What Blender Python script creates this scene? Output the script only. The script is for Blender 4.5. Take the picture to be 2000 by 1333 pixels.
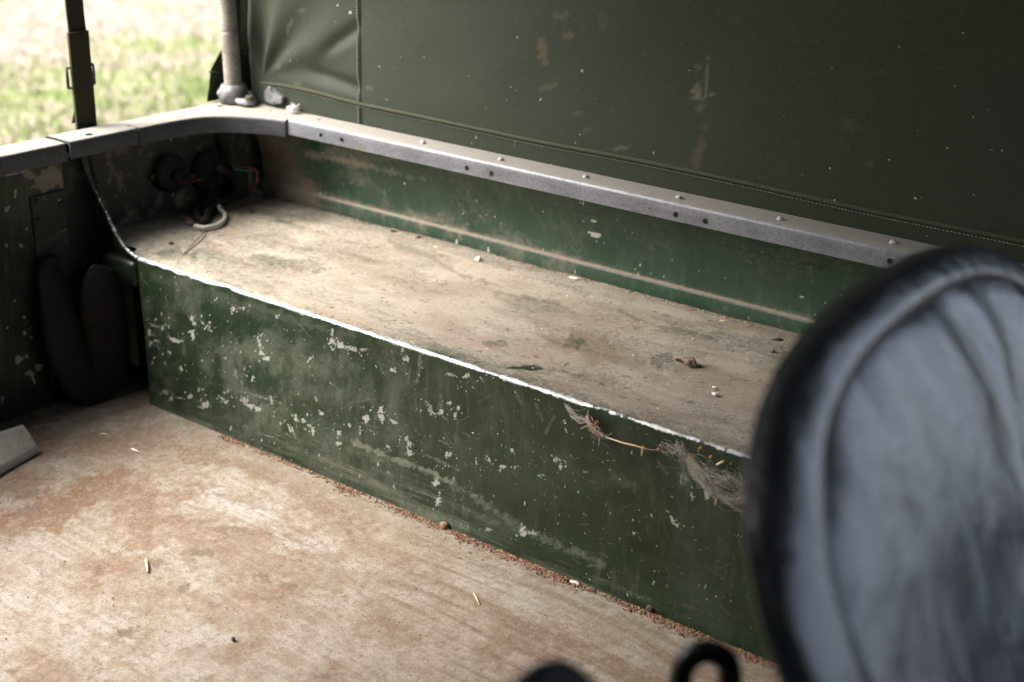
import bpy, bmesh, math, random
import numpy as np
from mathutils import Vector, Matrix

R = math.radians
random.seed(7)
RNG = np.random.default_rng(11)
sc = bpy.context.scene
for o in list(bpy.data.objects):
    bpy.data.objects.remove(o)

# ------------------------------------------------------------------ camera
CAM = np.array([1.51405, -1.13656, 0.84920])
YAW, PITCH, ROLL, FPX = 0.638886, -0.384072, 0.0248901, 2622.99
_fw = np.array([-math.sin(YAW) * math.cos(PITCH), math.cos(YAW) * math.cos(PITCH), math.sin(PITCH)])
_rt = np.array([math.cos(YAW), math.sin(YAW), 0.0])
_up = np.cross(_rt, _fw)
RT = math.cos(ROLL) * _rt + math.sin(ROLL) * _up
UP = -math.sin(ROLL) * _rt + math.cos(ROLL) * _up
cd = bpy.data.cameras.new('camera')
cam = bpy.data.objects.new('camera', cd)
sc.collection.objects.link(cam)
M = Matrix(((RT[0], UP[0], -_fw[0], CAM[0]), (RT[1], UP[1], -_fw[1], CAM[1]), (RT[2], UP[2], -_fw[2], CAM[2]), (0, 0, 0, 1)))
cam.matrix_world = M
cd.sensor_width = 36.0
cd.lens = FPX / 2000 * 36
cd.clip_start = 0.02
cd.clip_end = 500
cd.dof.use_dof = True
cd.dof.focus_distance = 1.60
cd.dof.aperture_fstop = 4.0
sc.camera = cam

# ------------------------------------------------------------------ light
SUN_EL, SUN_AZ = 50.0, 218.0        # degrees; azimuth of the place the light comes from, from +X towards +Y
w = bpy.data.worlds.new('World'); sc.world = w; w.use_nodes = True
nt = w.node_tree
bg = nt.nodes['Background']
sky = nt.nodes.new('ShaderNodeTexSky')
sky.sky_type = 'NISHITA'; sky.sun_disc = False
sky.sun_elevation = R(SUN_EL); sky.sun_rotation = R(90 - SUN_AZ)
sky.air_density = 1.0; sky.dust_density = 7.0; sky.ozone_density = 1.0
hsv = nt.nodes.new('ShaderNodeHueSaturation'); hsv.inputs['Saturation'].default_value = 0.65   # pale hazy sky
nt.links.new(sky.outputs[0], hsv.inputs['Color']); nt.links.new(hsv.outputs[0], bg.inputs[0]); bg.inputs[1].default_value = 0.15
sl = bpy.data.lights.new('sun', 'SUN'); sun = bpy.data.objects.new('sun', sl); sc.collection.objects.link(sun)
sl.energy = 1.5; sl.angle = R(40); sl.color = (1.0, 0.955, 0.89)
dv = Vector((math.cos(R(SUN_EL)) * math.cos(R(SUN_AZ)), math.cos(R(SUN_EL)) * math.sin(R(SUN_AZ)), math.sin(R(SUN_EL))))
sun.rotation_euler = dv.to_track_quat('Z', 'Y').to_euler()
sun.location = dv * 20

sc.view_settings.view_transform = 'Standard'
sc.view_settings.look = 'None'
sc.view_settings.gamma = 1
sc.view_settings.use_curve_mapping = False
sc.view_settings.exposure = 2.10
sc.render.engine = 'CYCLES'
sc.cycles.use_denoising = True
sc.cycles.max_bounces = 8
sc.cycles.diffuse_bounces = 5
sc.cycles.caustics_reflective = False
sc.cycles.caustics_refractive = False

# ------------------------------------------------------------------ helpers
H = 0.23          # wheel box height
D = 0.348         # wheel box depth
HC = 0.386        # top of the cappings
COL = sc.collection


def ray(px, py):
    return _fw + RT * (px - 1000) / FPX - UP * (py - 666.5) / FPX


def at(px, py, ax, val):
    """the point where the sight line through a photo pixel meets the plane axis = val"""
    k = 'xyz'.index(ax)
    d = ray(px, py)
    return CAM + d * ((val - CAM[k]) / d[k])


def topix(P):
    v = np.asarray(P, float) - CAM
    z = v @ _fw
    return 1000 + FPX * (v @ RT) / z, 666.5 - FPX * (v @ UP) / z


def hashgrid(ix, iy, seed):
    n = (ix.astype(np.int64) * 374761393 + iy.astype(np.int64) * 668265263 + seed * 974634777) & 0x7fffffff
    n = ((n ^ (n >> 13)) * 1274126177) & 0x7fffffff
    n = n ^ (n >> 16)
    return (n & 0xffffff) / float(0xffffff)


def vnoise(X, Y, seed=0):
    ix = np.floor(X); iy = np.floor(Y)
    fx = X - ix; fy = Y - iy
    fx = fx * fx * fx * (fx * (fx * 6 - 15) + 10); fy = fy * fy * fy * (fy * (fy * 6 - 15) + 10)
    a = hashgrid(ix, iy, seed); b = hashgrid(ix + 1, iy, seed)
    c = hashgrid(ix, iy + 1, seed); d = hashgrid(ix + 1, iy + 1, seed)
    return (a * (1 - fx) + b * fx) * (1 - fy) + (c * (1 - fx) + d * fx) * fy


def fbm(X, Y, seed=0, octv=4, gain=0.5):
    t = 0; amp = 1; tot = 0
    for k in range(octv):
        t = t + amp * vnoise(X * 2 ** k + 17.3 * k, Y * 2 ** k + 9.1 * k, seed + k)
        tot += amp; amp *= gain
    return t / tot


def sstep(a, b, x):
    t = np.clip((x - a) / (b - a), 0, 1)
    return t * t * (3 - 2 * t)


def link(name, me, parent=None, mats=()):
    o = bpy.data.objects.new(name, me)
    COL.objects.link(o)
    for m in mats:
        me.materials.append(m)
    if parent is not None:
        o.parent = parent
    return o


def tag(o, label, cat, group=None):
    o['label'] = label; o['category'] = cat
    if group:
        o['group'] = group
    return o


def thing(name, label, cat, loc=(0, 0, 0), group=None):
    o = bpy.data.objects.new(name, None)
    COL.objects.link(o)
    o.location = loc
    o.empty_display_size = 0.05
    tag(o, label, cat, group)
    return o


def setloc(o, parent):
    """parent keeps the child's world coordinates (empties are never rotated)"""
    o.parent = parent
    o.location = Vector(o.location) - Vector(parent.location)
    return o


def part(name, me, parent, mats=()):
    o = link(name, me, None, mats)
    o.parent = parent
    p = Vector((0, 0, 0)); q = parent
    while q is not None:
        p += Vector(q.location); q = q.parent
    o.location = -p
    return o


def grid_mesh(name, V, attrs=None, smooth=True, flip=False, closed_v=False):
    nu, nv = V.shape[:2]
    me = bpy.data.meshes.new(name)
    idx = np.arange(nu * nv).reshape(nu, nv)
    if closed_v:
        idx = np.concatenate([idx, idx[:, :1]], 1)
    a, b, c, d = idx[:-1, :-1], idx[1:, :-1], idx[1:, 1:], idx[:-1, 1:]
    q = np.stack([a, b, c, d] if not flip else [a, d, c, b], -1).reshape(-1, 4)
    n = len(q)
    me.vertices.add(nu * nv); me.vertices.foreach_set('co', V.reshape(-1).astype(np.float32))
    me.loops.add(n * 4); me.loops.foreach_set('vertex_index', q.reshape(-1).astype(np.int32))
    me.polygons.add(n)
    me.polygons.foreach_set('loop_start', (np.arange(n) * 4).astype(np.int32))
    me.polygons.foreach_set('use_smooth', np.full(n, smooth))
    for k, v in (attrs or {}).items():
        at_ = me.attributes.new(k, 'FLOAT', 'POINT')
        at_.data.foreach_set('value', np.clip(v, 0, 1).reshape(-1).astype(np.float32))
    me.update(calc_edges=True)
    return me


def bm_mesh(name, bm, smooth=False):
    me = bpy.data.meshes.new(name)
    bm.normal_update()
    bm.to_mesh(me); bm.free()
    if smooth:
        for p in me.polygons:
            p.use_smooth = True
    return me


def tube_into(bm, pts, rad, seg=8, caps=True, flat=None):
    """sweep a circle along points; rad is a number or a list; flat=(a,b) scales the section"""
    pts = [Vector(p) for p in pts]
    n = len(pts)
    rads = rad if hasattr(rad, '__len__') else [rad] * n
    rings = []
    t0 = (pts[1] - pts[0]).normalized()
    ref = Vector((0, 0, 1)) if abs(t0.z) < 0.9 else Vector((1, 0, 0))
    nx = (ref - t0 * ref.dot(t0)).normalized()
    for i in range(n):
        t = (pts[min(i + 1, n - 1)] - pts[max(i - 1, 0)]).normalized()
        nx = (nx - t * nx.dot(t))
        nx = nx.normalized() if nx.length > 1e-6 else t.orthogonal().normalized()
        by = t.cross(nx)
        sx, sy = flat if flat else (1, 1)
        rings.append([bm.verts.new(pts[i] + (nx * math.cos(a) * sx + by * math.sin(a) * sy) * rads[i])
                      for a in [2 * math.pi * k / seg for k in range(seg)]])
    for i in range(n - 1):
        for k in range(seg):
            f = bm.faces.new((rings[i][k], rings[i][(k + 1) % seg], rings[i + 1][(k + 1) % seg], rings[i + 1][k]))
            f.smooth = True
    if caps:
        bm.faces.new(rings[0][::-1]); bm.faces.new(rings[-1])


def tube(name, pts, rad, parent=None, mat=None, seg=8, flat=None):
    bm = bmesh.new(); tube_into(bm, pts, rad, seg, True, flat)
    me = bm_mesh(name, bm)
    if parent is None:
        return link(name, me, None, [mat])
    return part(name, me, parent, [mat])


def smooth_path(pts, n=40):
    """Catmull-Rom through points"""
    P = [np.array(p, float) for p in pts]
    P = [2 * P[0] - P[1]] + P + [2 * P[-1] - P[-2]]
    out = []
    m = len(P) - 3
    for i in range(m):
        k = max(2, n // m)
        for j in range(k):
            t = j / k
            a, b, c, d = P[i:i + 4]
            out.append(0.5 * (2 * b + (c - a) * t + (2 * a - 5 * b + 4 * c - d) * t * t + (3 * b - a - 3 * c + d) * t ** 3))
    out.append(P[-2])
    return out


def box_bm(x0, x1, y0, y1, z0, z1, bev=0.0, seg=2):
    bm = bmesh.new()
    bmesh.ops.create_cube(bm, size=1)
    bmesh.ops.scale(bm, vec=(x1 - x0, y1 - y0, z1 - z0), verts=bm.verts)
    bmesh.ops.translate(bm, vec=((x0 + x1) / 2, (y0 + y1) / 2, (z0 + z1) / 2), verts=bm.verts)
    if bev:
        bmesh.ops.bevel(bm, geom=list(bm.edges), offset=bev, segments=seg, affect='EDGES', profile=0.5)
    return bm


def apply_bool(o, cutters):
    for c in cutters:
        m = o.modifiers.new('b', 'BOOLEAN'); m.object = c; m.operation = 'DIFFERENCE'; m.solver = 'EXACT'
    bpy.context.view_layer.update()
    dg = bpy.context.evaluated_depsgraph_get()
    me = bpy.data.meshes.new_from_object(o.evaluated_get(dg))
    o.modifiers.clear()
    old = o.data; o.data = me
    me.name = old.name
    bpy.data.meshes.remove(old)
    for c in cutters:
        cm = c.data
        bpy.data.objects.remove(c); bpy.data.meshes.remove(cm)


# ------------------------------------------------------------------ materials
class NT:
    def __init__(s, name):
        s.m = bpy.data.materials.new(name); s.m.use_nodes = True
        s.t = s.m.node_tree
        s.b = s.t.nodes['Principled BSDF']
        s.co = None

    def n(s, ty, **kw):
        k = s.t.nodes.new(ty)
        for a, v in kw.items():
            setattr(k, a, v)
        return k

    def l(s, a, b):
        s.t.links.new(a, b)

    def coord(s):
        if s.co is None:
            s.co = s.n('ShaderNodeTexCoord').outputs['Object']
        return s.co

    def scaled(s, v):
        k = s.n('ShaderNodeMapping'); k.inputs['Scale'].default_value = v
        s.l(s.coord(), k.inputs['Vector']); return k.outputs[0]

    def noise(s, scale, detail=4, rough=0.55, vec=None, dist=0.0):
        k = s.n('ShaderNodeTexNoise'); k.inputs['Scale'].default_value = scale
        k.inputs['Detail'].default_value = detail; k.inputs['Roughness'].default_value = rough
        k.inputs['Distortion'].default_value = dist
        s.l(vec or s.coord(), k.inputs['Vector']); return k.outputs['Fac']

    def ramp(s, fac, stops):
        k = s.n('ShaderNodeValToRGB')
        e = k.color_ramp.elements
        while len(e) < len(stops):
            e.new(0.5)
        for i, (p, c) in enumerate(stops):
            e[i].position = p
            e[i].color = (c, c, c, 1) if not hasattr(c, '__len__') else (*c, 1)
        s.l(fac, k.inputs[0]); return k.outputs[0]

    def attr(s, name):
        k = s.n('ShaderNodeAttribute', attribute_name=name); return k.outputs['Fac']

    def math(s, op, a, b=None, clamp=False):
        k = s.n('ShaderNodeMath', operation=op); k.use_clamp = clamp
        for i, v in enumerate((a, b)):
            if v is None:
                continue
            if isinstance(v, (int, float)):
                k.inputs[i].default_value = v
            else:
                s.l(v, k.inputs[i])
        return k.outputs[0]

    def mix(s, fac, a, b):
        k = s.n('ShaderNodeMix', data_type='RGBA')
        for i, v in ((0, fac), (6, a), (7, b)):
            if isinstance(v, (int, float)):
                k.inputs[i].default_value = v
            elif isinstance(v, tuple):
                k.inputs[i].default_value = (*v, 1)
            else:
                s.l(v, k.inputs[i])
        return k.outputs[2]

    def mixf(s, fac, a, b):
        k = s.n('ShaderNodeMix', data_type='FLOAT')
        for i, v in ((0, fac), (2, a), (3, b)):
            if isinstance(v, (int, float)):
                k.inputs[i].default_value = v
            else:
                s.l(v, k.inputs[i])
        return k.outputs[0]

    def bump(s, h, strength=0.3, dist=0.002):
        k = s.n('ShaderNodeBump'); k.inputs['Strength'].default_value = strength
        k.inputs['Distance'].default_value = dist
        s.l(h, k.inputs['Height']); s.l(k.outputs[0], s.b.inputs['Normal'])

    def out(s, color=None, rough=None, metal=None, spec=None):
        for k, v in (('Base Color', color), ('Roughness', rough), ('Metallic', metal), ('Specular IOR Level', spec)):
            if v is None:
                continue
            if isinstance(v, (int, float)):
                s.b.inputs[k].default_value = v
            elif isinstance(v, tuple):
                s.b.inputs[k].default_value = (*v, 1)
            else:
                s.l(v, s.b.inputs[k])
        return s.m


GREEN = (0.0054, 0.0150, 0.0042)
GREEN2 = (0.0110, 0.0250, 0.0092)
DUST = (0.40, 0.325, 0.24)


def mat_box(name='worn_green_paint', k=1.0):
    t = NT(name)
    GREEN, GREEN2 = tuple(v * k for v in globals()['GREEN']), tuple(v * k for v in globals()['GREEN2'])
    n1 = t.noise(14, 5); n2 = t.noise(220, 4, 0.6); n3 = t.noise(900, 2, 0.6)
    g = t.mix(n1, GREEN, GREEN2)
    # short vertical wipe marks in the paint
    st = t.noise(1, 6, 0.68, t.scaled((95, 95, 16)), 0.4)
    st = t.math('MULTIPLY', t.ramp(st, [(0.50, 0.0), (0.78, 0.75)]), t.ramp(t.noise(7, 4, 0.6), [(0.40, 0.15), (0.62, 1.0)]))
    g = t.mix(st, g, (0.080, 0.100, 0.070))
    cl = t.noise(9, 6, 0.7)
    g = t.mix(t.ramp(cl, [(0.48, 0.0), (0.75, 0.35)]), g, (0.07, 0.095, 0.07))
    # hair scratches in several directions
    for (rx_, rz_, sc_, th_) in ((0, 35, (14, 14, 420), 0.70), (0, -18, (10, 10, 360), 0.715), (0, 72, (12, 12, 400), 0.715)):
        mp = t.n('ShaderNodeMapping'); mp.inputs['Rotation'].default_value = (0, R(rz_), 0); t.l(t.coord(), mp.inputs['Vector'])
        m2 = t.n('ShaderNodeMapping'); m2.inputs['Scale'].default_value = sc_; t.l(mp.outputs[0], m2.inputs['Vector'])
        g = t.mix(t.ramp(t.noise(1, 3, 0.6, m2.outputs[0]), [(th_ - 0.02, 0.0), (th_ + 0.05, 0.55 * k)]), g, (0.20, 0.22, 0.17))
    # pin-prick specks of primer
    vo = t.n('ShaderNodeTexVoronoi'); vo.inputs['Scale'].default_value = 210; t.l(t.coord(), vo.inputs['Vector'])
    wh = t.n('ShaderNodeSeparateColor'); t.l(vo.outputs['Color'], wh.inputs[0])
    dot = t.math('LESS_THAN', vo.outputs['Distance'], t.math('MULTIPLY', t.math('SUBTRACT', wh.outputs[0], 0.80), 1.1))
    g = t.mix(t.math('MULTIPLY', dot, t.ramp(t.noise(30, 3), [(0.42, 0.0), (0.55, 0.85)])), g, (0.38, 0.39, 0.33))
    # fine film of dust on the paint
    film = t.math('MULTIPLY', t.attr('film'), t.ramp(n2, [(0.3, 0.45), (0.7, 1.0)]))
    g = t.mix(film, g, (0.20, 0.215, 0.17))
    # thick dust (top)
    dn = t.noise(55, 5, 0.62)
    dcol = t.mix(dn, (0.255, 0.220, 0.170), (0.385, 0.343, 0.282))
    fine = t.noise(480, 3, 0.65)
    dcol = t.mix(t.ramp(fine, [(0.25, 0.55), (0.5, 0.0)]), dcol, (0.15, 0.118, 0.082))
    dcol = t.mix(t.ramp(fine, [(0.6, 0.0), (0.8, 0.5)]), dcol, (0.50, 0.44, 0.36))
    dcol = t.mix(t.math('MULTIPLY', t.attr('stain'), 0.8), dcol, (0.17, 0.11, 0.065))
    dcol = t.mix(t.attr('dark'), dcol, (0.085, 0.075, 0.05))
    dm = t.math('ADD', t.attr('dust'), t.math('MULTIPLY', t.math('SUBTRACT', t.noise(160, 4, 0.65), 0.5), 1.1))
    dm = t.math('ADD', dm, t.math('MULTIPLY', t.math('SUBTRACT', fine, 0.5), 0.8))
    dm = t.ramp(dm, [(0.16, 0.05), (0.80, 1.0)])
    dm = t.math('MULTIPLY', dm, t.ramp(t.attr('dust'), [(0.0, 0.0), (0.12, 1.0)]))
    c = t.mix(dm, g, dcol)
    # chipped to primer
    ce = t.math('ADD', t.attr('chip'), t.math('MULTIPLY', t.math('SUBTRACT', t.noise(430, 5, 0.75), 0.5), 1.7))
    cm = t.ramp(ce, [(0.45, 0.0), (0.72, 1.0)])
    c = t.mix(cm, c, t.mix(n2, (0.15, 0.16, 0.135), (0.40, 0.41, 0.36)))
    # bare metal edge
    me_ = t.math('ADD', t.attr('metal'), t.math('MULTIPLY', t.math('SUBTRACT', n2, 0.5), 0.9))
    me_ = t.math('ADD', me_, t.math('MULTIPLY', t.math('SUBTRACT', t.noise(80, 6, 0.78), 0.5), 1.5))
    mm = t.ramp(me_, [(0.45, 0.0), (0.62, 1.0)])
    c = t.mix(mm, c, t.mix(t.ramp(t.noise(45, 4, 0.7), [(0.35, 0.0), (0.65, 1.0)]), (0.20, 0.21, 0.21), (0.60, 0.61, 0.62)))
    rg = t.mixf(dm, t.mixf(film, 0.36, 0.75), 0.95)
    rg = t.mixf(cm, rg, 0.8)
    rg = t.mixf(mm, rg, 0.42)
    hgt = t.math('ADD', t.math('MULTIPLY', dm, t.math('ADD', fine, 0.4)), t.math('MULTIPLY', cm, -0.35))
    t.bump(hgt, 0.45, 0.0016)
    return t.out(c, rg, t.math('MULTIPLY', mm, 0.45), 0.30)


def mat_floor():
    t = NT('dusty_floor')
    fine = t.noise(420, 4, 0.65); mid = t.noise(70, 5, 0.6)
    base = t.mix(t.ramp(mid, [(0.3, 0.0), (0.7, 1.0)]), (0.235, 0.188, 0.140), (0.300, 0.256, 0.202))
    c = t.mix(t.attr('white'), base, (0.335, 0.320, 0.290))
    c = t.mix(t.attr('brown'), c, (0.172, 0.103, 0.060))
    c = t.mix(t.attr('streak'), c, (0.170, 0.112, 0.073))
    gl = t.noise(1, 5, 0.65, t.scaled((5, 150, 5)), 0.5)
    c = t.mix(t.ramp(gl, [(0.46, 0.0), (0.70, 0.55)]), c, (0.165, 0.115, 0.076))
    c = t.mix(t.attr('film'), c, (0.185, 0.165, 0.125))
    big = t.noise(26, 6, 0.72)
    c = t.mix(t.ramp(big, [(0.32, 0.75), (0.50, 0.0)]), c, (0.175, 0.125, 0.082))
    c = t.mix(t.ramp(big, [(0.54, 0.0), (0.70, 0.5)]), c, (0.37, 0.35, 0.315))
    m3 = t.noise(95, 6, 0.75)
    c = t.mix(t.ramp(m3, [(0.32, 0.85), (0.48, 0.0)]), c, (0.135, 0.094, 0.060))
    c = t.mix(t.ramp(m3, [(0.54, 0.0), (0.70, 0.55)]), c, (0.37, 0.348, 0.312))
    c = t.mix(t.attr('crumb'), c, (0.13, 0.095, 0.065))
    c = t.mix(t.ramp(fine, [(0.30, 0.8), (0.48, 0.0)]), c, (0.13, 0.095, 0.068))
    c = t.mix(t.ramp(fine, [(0.56, 0.0), (0.75, 0.6)]), c, (0.40, 0.378, 0.342))
    t.bump(t.math('ADD', t.math('MULTIPLY', fine, 0.7), mid), 0.5, 0.0015)
    return t.out(c, 0.92, 0.0, 0.25)


def mat_side():
    t = NT('side_green_paint')
    n1 = t.noise(18, 5); n2 = t.noise(240, 4, 0.6)
    g = t.mix(n1, (0.011, 0.036, 0.017), (0.021, 0.056, 0.030))
    st = t.noise(1, 5, 0.6, t.scaled((90, 90, 22)))
    g = t.mix(t.ramp(st, [(0.5, 0.0), (0.75, 0.4)]), g, (0.11, 0.15, 0.11))
    g = t.mix(t.ramp(t.noise(16, 5, 0.65), [(0.35, 0.1), (0.7, 0.6)]), g, (0.060, 0.098, 0.068))
    dn = t.noise(300, 3, 0.65)
    dcol = t.mix(dn, (0.20, 0.165, 0.125), (0.33, 0.285, 0.225))
    dm = t.math('ADD', t.attr('dust'), t.math('MULTIPLY', t.math('SUBTRACT', t.noise(120, 5, 0.68), 0.5), 1.0))
    dm = t.ramp(dm, [(0.22, 0.0), (1.0, 1.0)])
    c = t.mix(dm, g, dcol)
    cm = t.ramp(t.math('ADD', t.attr('chip'), t.math('MULTIPLY', t.math('SUBTRACT', n2, 0.5), 0.5)), [(0.42, 0.0), (0.58, 1.0)])
    c = t.mix(cm, c, (0.5, 0.5, 0.45))
    c = t.mix(t.attr('rust'), c, (0.24, 0.13, 0.075))
    t.bump(t.math('ADD', dm, t.math('MULTIPLY', n2, 0.3)), 0.3, 0.001)
    return t.out(c, t.mixf(dm, 0.42, 0.92), 0.0, 0.4)


def mat_galv(name, dusty, tone=1.0):
    """galvanised capping, top faces carry dust that has settled there"""
    t = NT(name)
    n1 = t.noise(30, 5, 0.6); n2 = t.noise(260, 4, 0.65)
    c = t.mix(t.ramp(n1, [(0.3, 0.0), (0.7, 1.0)]), (0.30 * tone, 0.315 * tone, 0.35 * tone), (0.46 * tone, 0.48 * tone, 0.53 * tone))
    c = t.mix(t.ramp(n2, [(0.3, 0.6), (0.5, 0.0)]), c, (0.13 * tone, 0.13 * tone, 0.13 * tone))
    sc_ = t.noise(1, 5, 0.7, t.scaled((9, 60, 60)), 0.6)
    c = t.mix(t.ramp(sc_, [(0.30, 0.55), (0.48, 0.0)]), c, (0.15 * tone, 0.16 * tone, 0.18 * tone))
    c = t.mix(t.ramp(sc_, [(0.58, 0.0), (0.72, 0.4)]), c, (0.66 * tone, 0.68 * tone, 0.72 * tone))
    c = t.mix(t.ramp(n2, [(0.62, 0.0), (0.78, 0.5)]), c, (0.62 * tone, 0.63 * tone, 0.64 * tone))
    w_ = t.noise(38, 3, 0.5)
    c = t.mix(t.ramp(w_, [(0.70, 0.0), (0.74, 0.7)]), c, (0.42 * tone, 0.36 * tone, 0.16 * tone))
    ge = t.n('ShaderNodeNewGeometry'); sp = t.n('ShaderNodeSeparateXYZ'); t.l(ge.outputs['Normal'], sp.inputs[0])
    upm = t.ramp(t.math('ADD', sp.outputs[2], t.math('MULTIPLY', t.math('SUBTRACT', n2, 0.5), 0.35)), [(0.7, 0.0), (0.93, dusty)])
    d = t.mix(t.noise(420, 3), (0.20, 0.185, 0.155), (0.31, 0.29, 0.25))
    c = t.mix(upm, c, d)
    t.bump(n2, 0.15, 0.0008)
    return t.out(c, t.mixf(upm, 0.48, 0.92), t.mixf(upm, 0.35, 0.0), 0.5)


def mat_darkpaint(name='dark_green_dirty_paint', patch=0.5, base=(0.011, 0.018, 0.012)):
    t = NT(name)
    n1 = t.noise(22, 5, 0.65); n2 = t.noise(180, 4, 0.6)
    c = t.mix(n2, base, tuple(v * 1.9 for v in base))
    c = t.mix(t.math('MULTIPLY', t.ramp(n1, [(0.52, 0.0), (0.72, 1.0)]), patch), c, (0.20, 0.165, 0.115))
    sp = t.noise(75, 3, 0.5)
    c = t.mix(t.ramp(sp, [(0.72, 0.0), (0.745, 0.9)]), c, (0.42, 0.40, 0.32))
    t.bump(n2, 0.2, 0.001)
    return t.out(c, 0.6, 0.0, 0.35)


def mat_canvas():
    t = NT('olive_canvas')
    n1 = t.noise(5, 4); n2 = t.noise(90, 4, 0.6)
    c = t.mix(n1, (0.0160, 0.0250, 0.0125), (0.026, 0.039, 0.0210))
    c = t.mix(t.ramp(n2, [(0.55, 0.0), (0.8, 0.45)]), c, (0.055, 0.066, 0.045))
    c = t.mix(t.attr('mark'), c, (0.19, 0.175, 0.125))
    c = t.mix(t.attr('brownmark'), c, (0.12, 0.085, 0.05))
    gr_ = t.noise(650, 3, 0.7)
    c = t.mix(t.ramp(gr_, [(0.32, 0.55), (0.5, 0.0)]), c, (0.012, 0.014, 0.009))
    c = t.mix(t.ramp(gr_, [(0.52, 0.0), (0.7, 0.5)]), c, (0.055, 0.066, 0.044))
    lint = t.noise(130, 2, 0.4)
    c = t.mix(t.ramp(lint, [(0.765, 0.0), (0.785, 0.8)]), c, (0.46, 0.43, 0.36))
    wv = t.n('ShaderNodeTexWave', wave_type='BANDS', bands_direction='DIAGONAL')
    wv.inputs['Scale'].default_value = 330; wv.inputs['Distortion'].default_value = 1.5
    t.l(t.coord(), wv.inputs['Vector'])
    wn = t.noise(1500, 2, 0.5)
    t.bump(t.math('ADD', t.math('MULTIPLY', wv.outputs['Fac'], 0.5), wn), 0.6, 0.0009)
    t.b.inputs['Sheen Weight'].default_value = 0.03; t.b.inputs['Sheen Roughness'].default_value = 0.5; t.b.inputs['Sheen Tint'].default_value = (0.75, 0.8, 0.65, 1)
    return t.out(c, 0.46, 0.0, 0.26)


def mat_simple(name, c1, c2, scale=60, rough=0.6, metal=0.0, bump=0.2, spec=0.5, lo=0.3, hi=0.7):
    t = NT(name)
    n1 = t.noise(scale, 5, 0.6)
    c = t.mix(t.ramp(n1, [(lo, 0.0), (hi, 1.0)]), c1, c2)
    if bump:
        t.bump(n1, bump, 0.001)
    return t.out(c, rough, metal, spec)


def mat_vinyl():
    t = NT('black_vinyl')
    g = t.noise(500, 2, 0.5); wv = t.noise(1, 4, 0.55, t.scaled((30, 34, 9)), 0.6)
    dirt = t.noise(24, 5, 0.65)
    c = t.mix(t.ramp(dirt, [(0.45, 0.0), (0.8, 0.5)]), (0.016, 0.021, 0.026), (0.06, 0.065, 0.068))
    t.bump(t.math('ADD', t.math('MULTIPLY', wv, 4.0), t.math('MULTIPLY', g, 0.12)), 0.40, 0.004)
    t.b.inputs['Coat Weight'].default_value = 0.8; t.b.inputs['Coat Roughness'].default_value = 0.22
    return t.out(c, t.mixf(dirt, 0.25, 0.42), 0.0, 0.75)


def mat_tube():
    t = NT('rusty_galvanised_tube')
    n1 = t.noise(20, 5, 0.65); n2 = t.noise(300, 4, 0.65)
    c = t.mix(t.ramp(n1, [(0.35, 0.0), (0.65, 1.0)]), (0.20, 0.185, 0.16), (0.36, 0.34, 0.30))
    c = t.mix(t.ramp(n2, [(0.3, 0.8), (0.5, 0.0)]), c, (0.10, 0.085, 0.065))
    c = t.mix(t.ramp(t.noise(34, 3), [(0.58, 0.0), (0.68, 0.8)]), c, (0.24, 0.13, 0.09))
    t.bump(n2, 0.6, 0.002)
    return t.out(c, 0.75, 0.15, 0.4)


def mat_ground():
    t = NT('dry_lawn')
    n1 = t.noise(0.55, 4, 0.6); n2 = t.noise(5, 5, 0.65); n3 = t.noise(40, 4, 0.6)
    c = t.mix(n3, (0.225, 0.172, 0.138), (0.33, 0.27, 0.228))
    gm = t.ramp(t.math('ADD', n1, t.math('MULTIPLY', t.math('SUBTRACT', n2, 0.5), 0.5)), [(0.50, 0.0), (0.64, 0.75)])
    c = t.mix(gm, c, t.mix(n3, (0.115, 0.18, 0.038), (0.20, 0.275, 0.08)))
    t.bump(n3, 0.6, 0.03)
    return t.out(c, 0.95, 0.0, 0.2)


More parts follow.
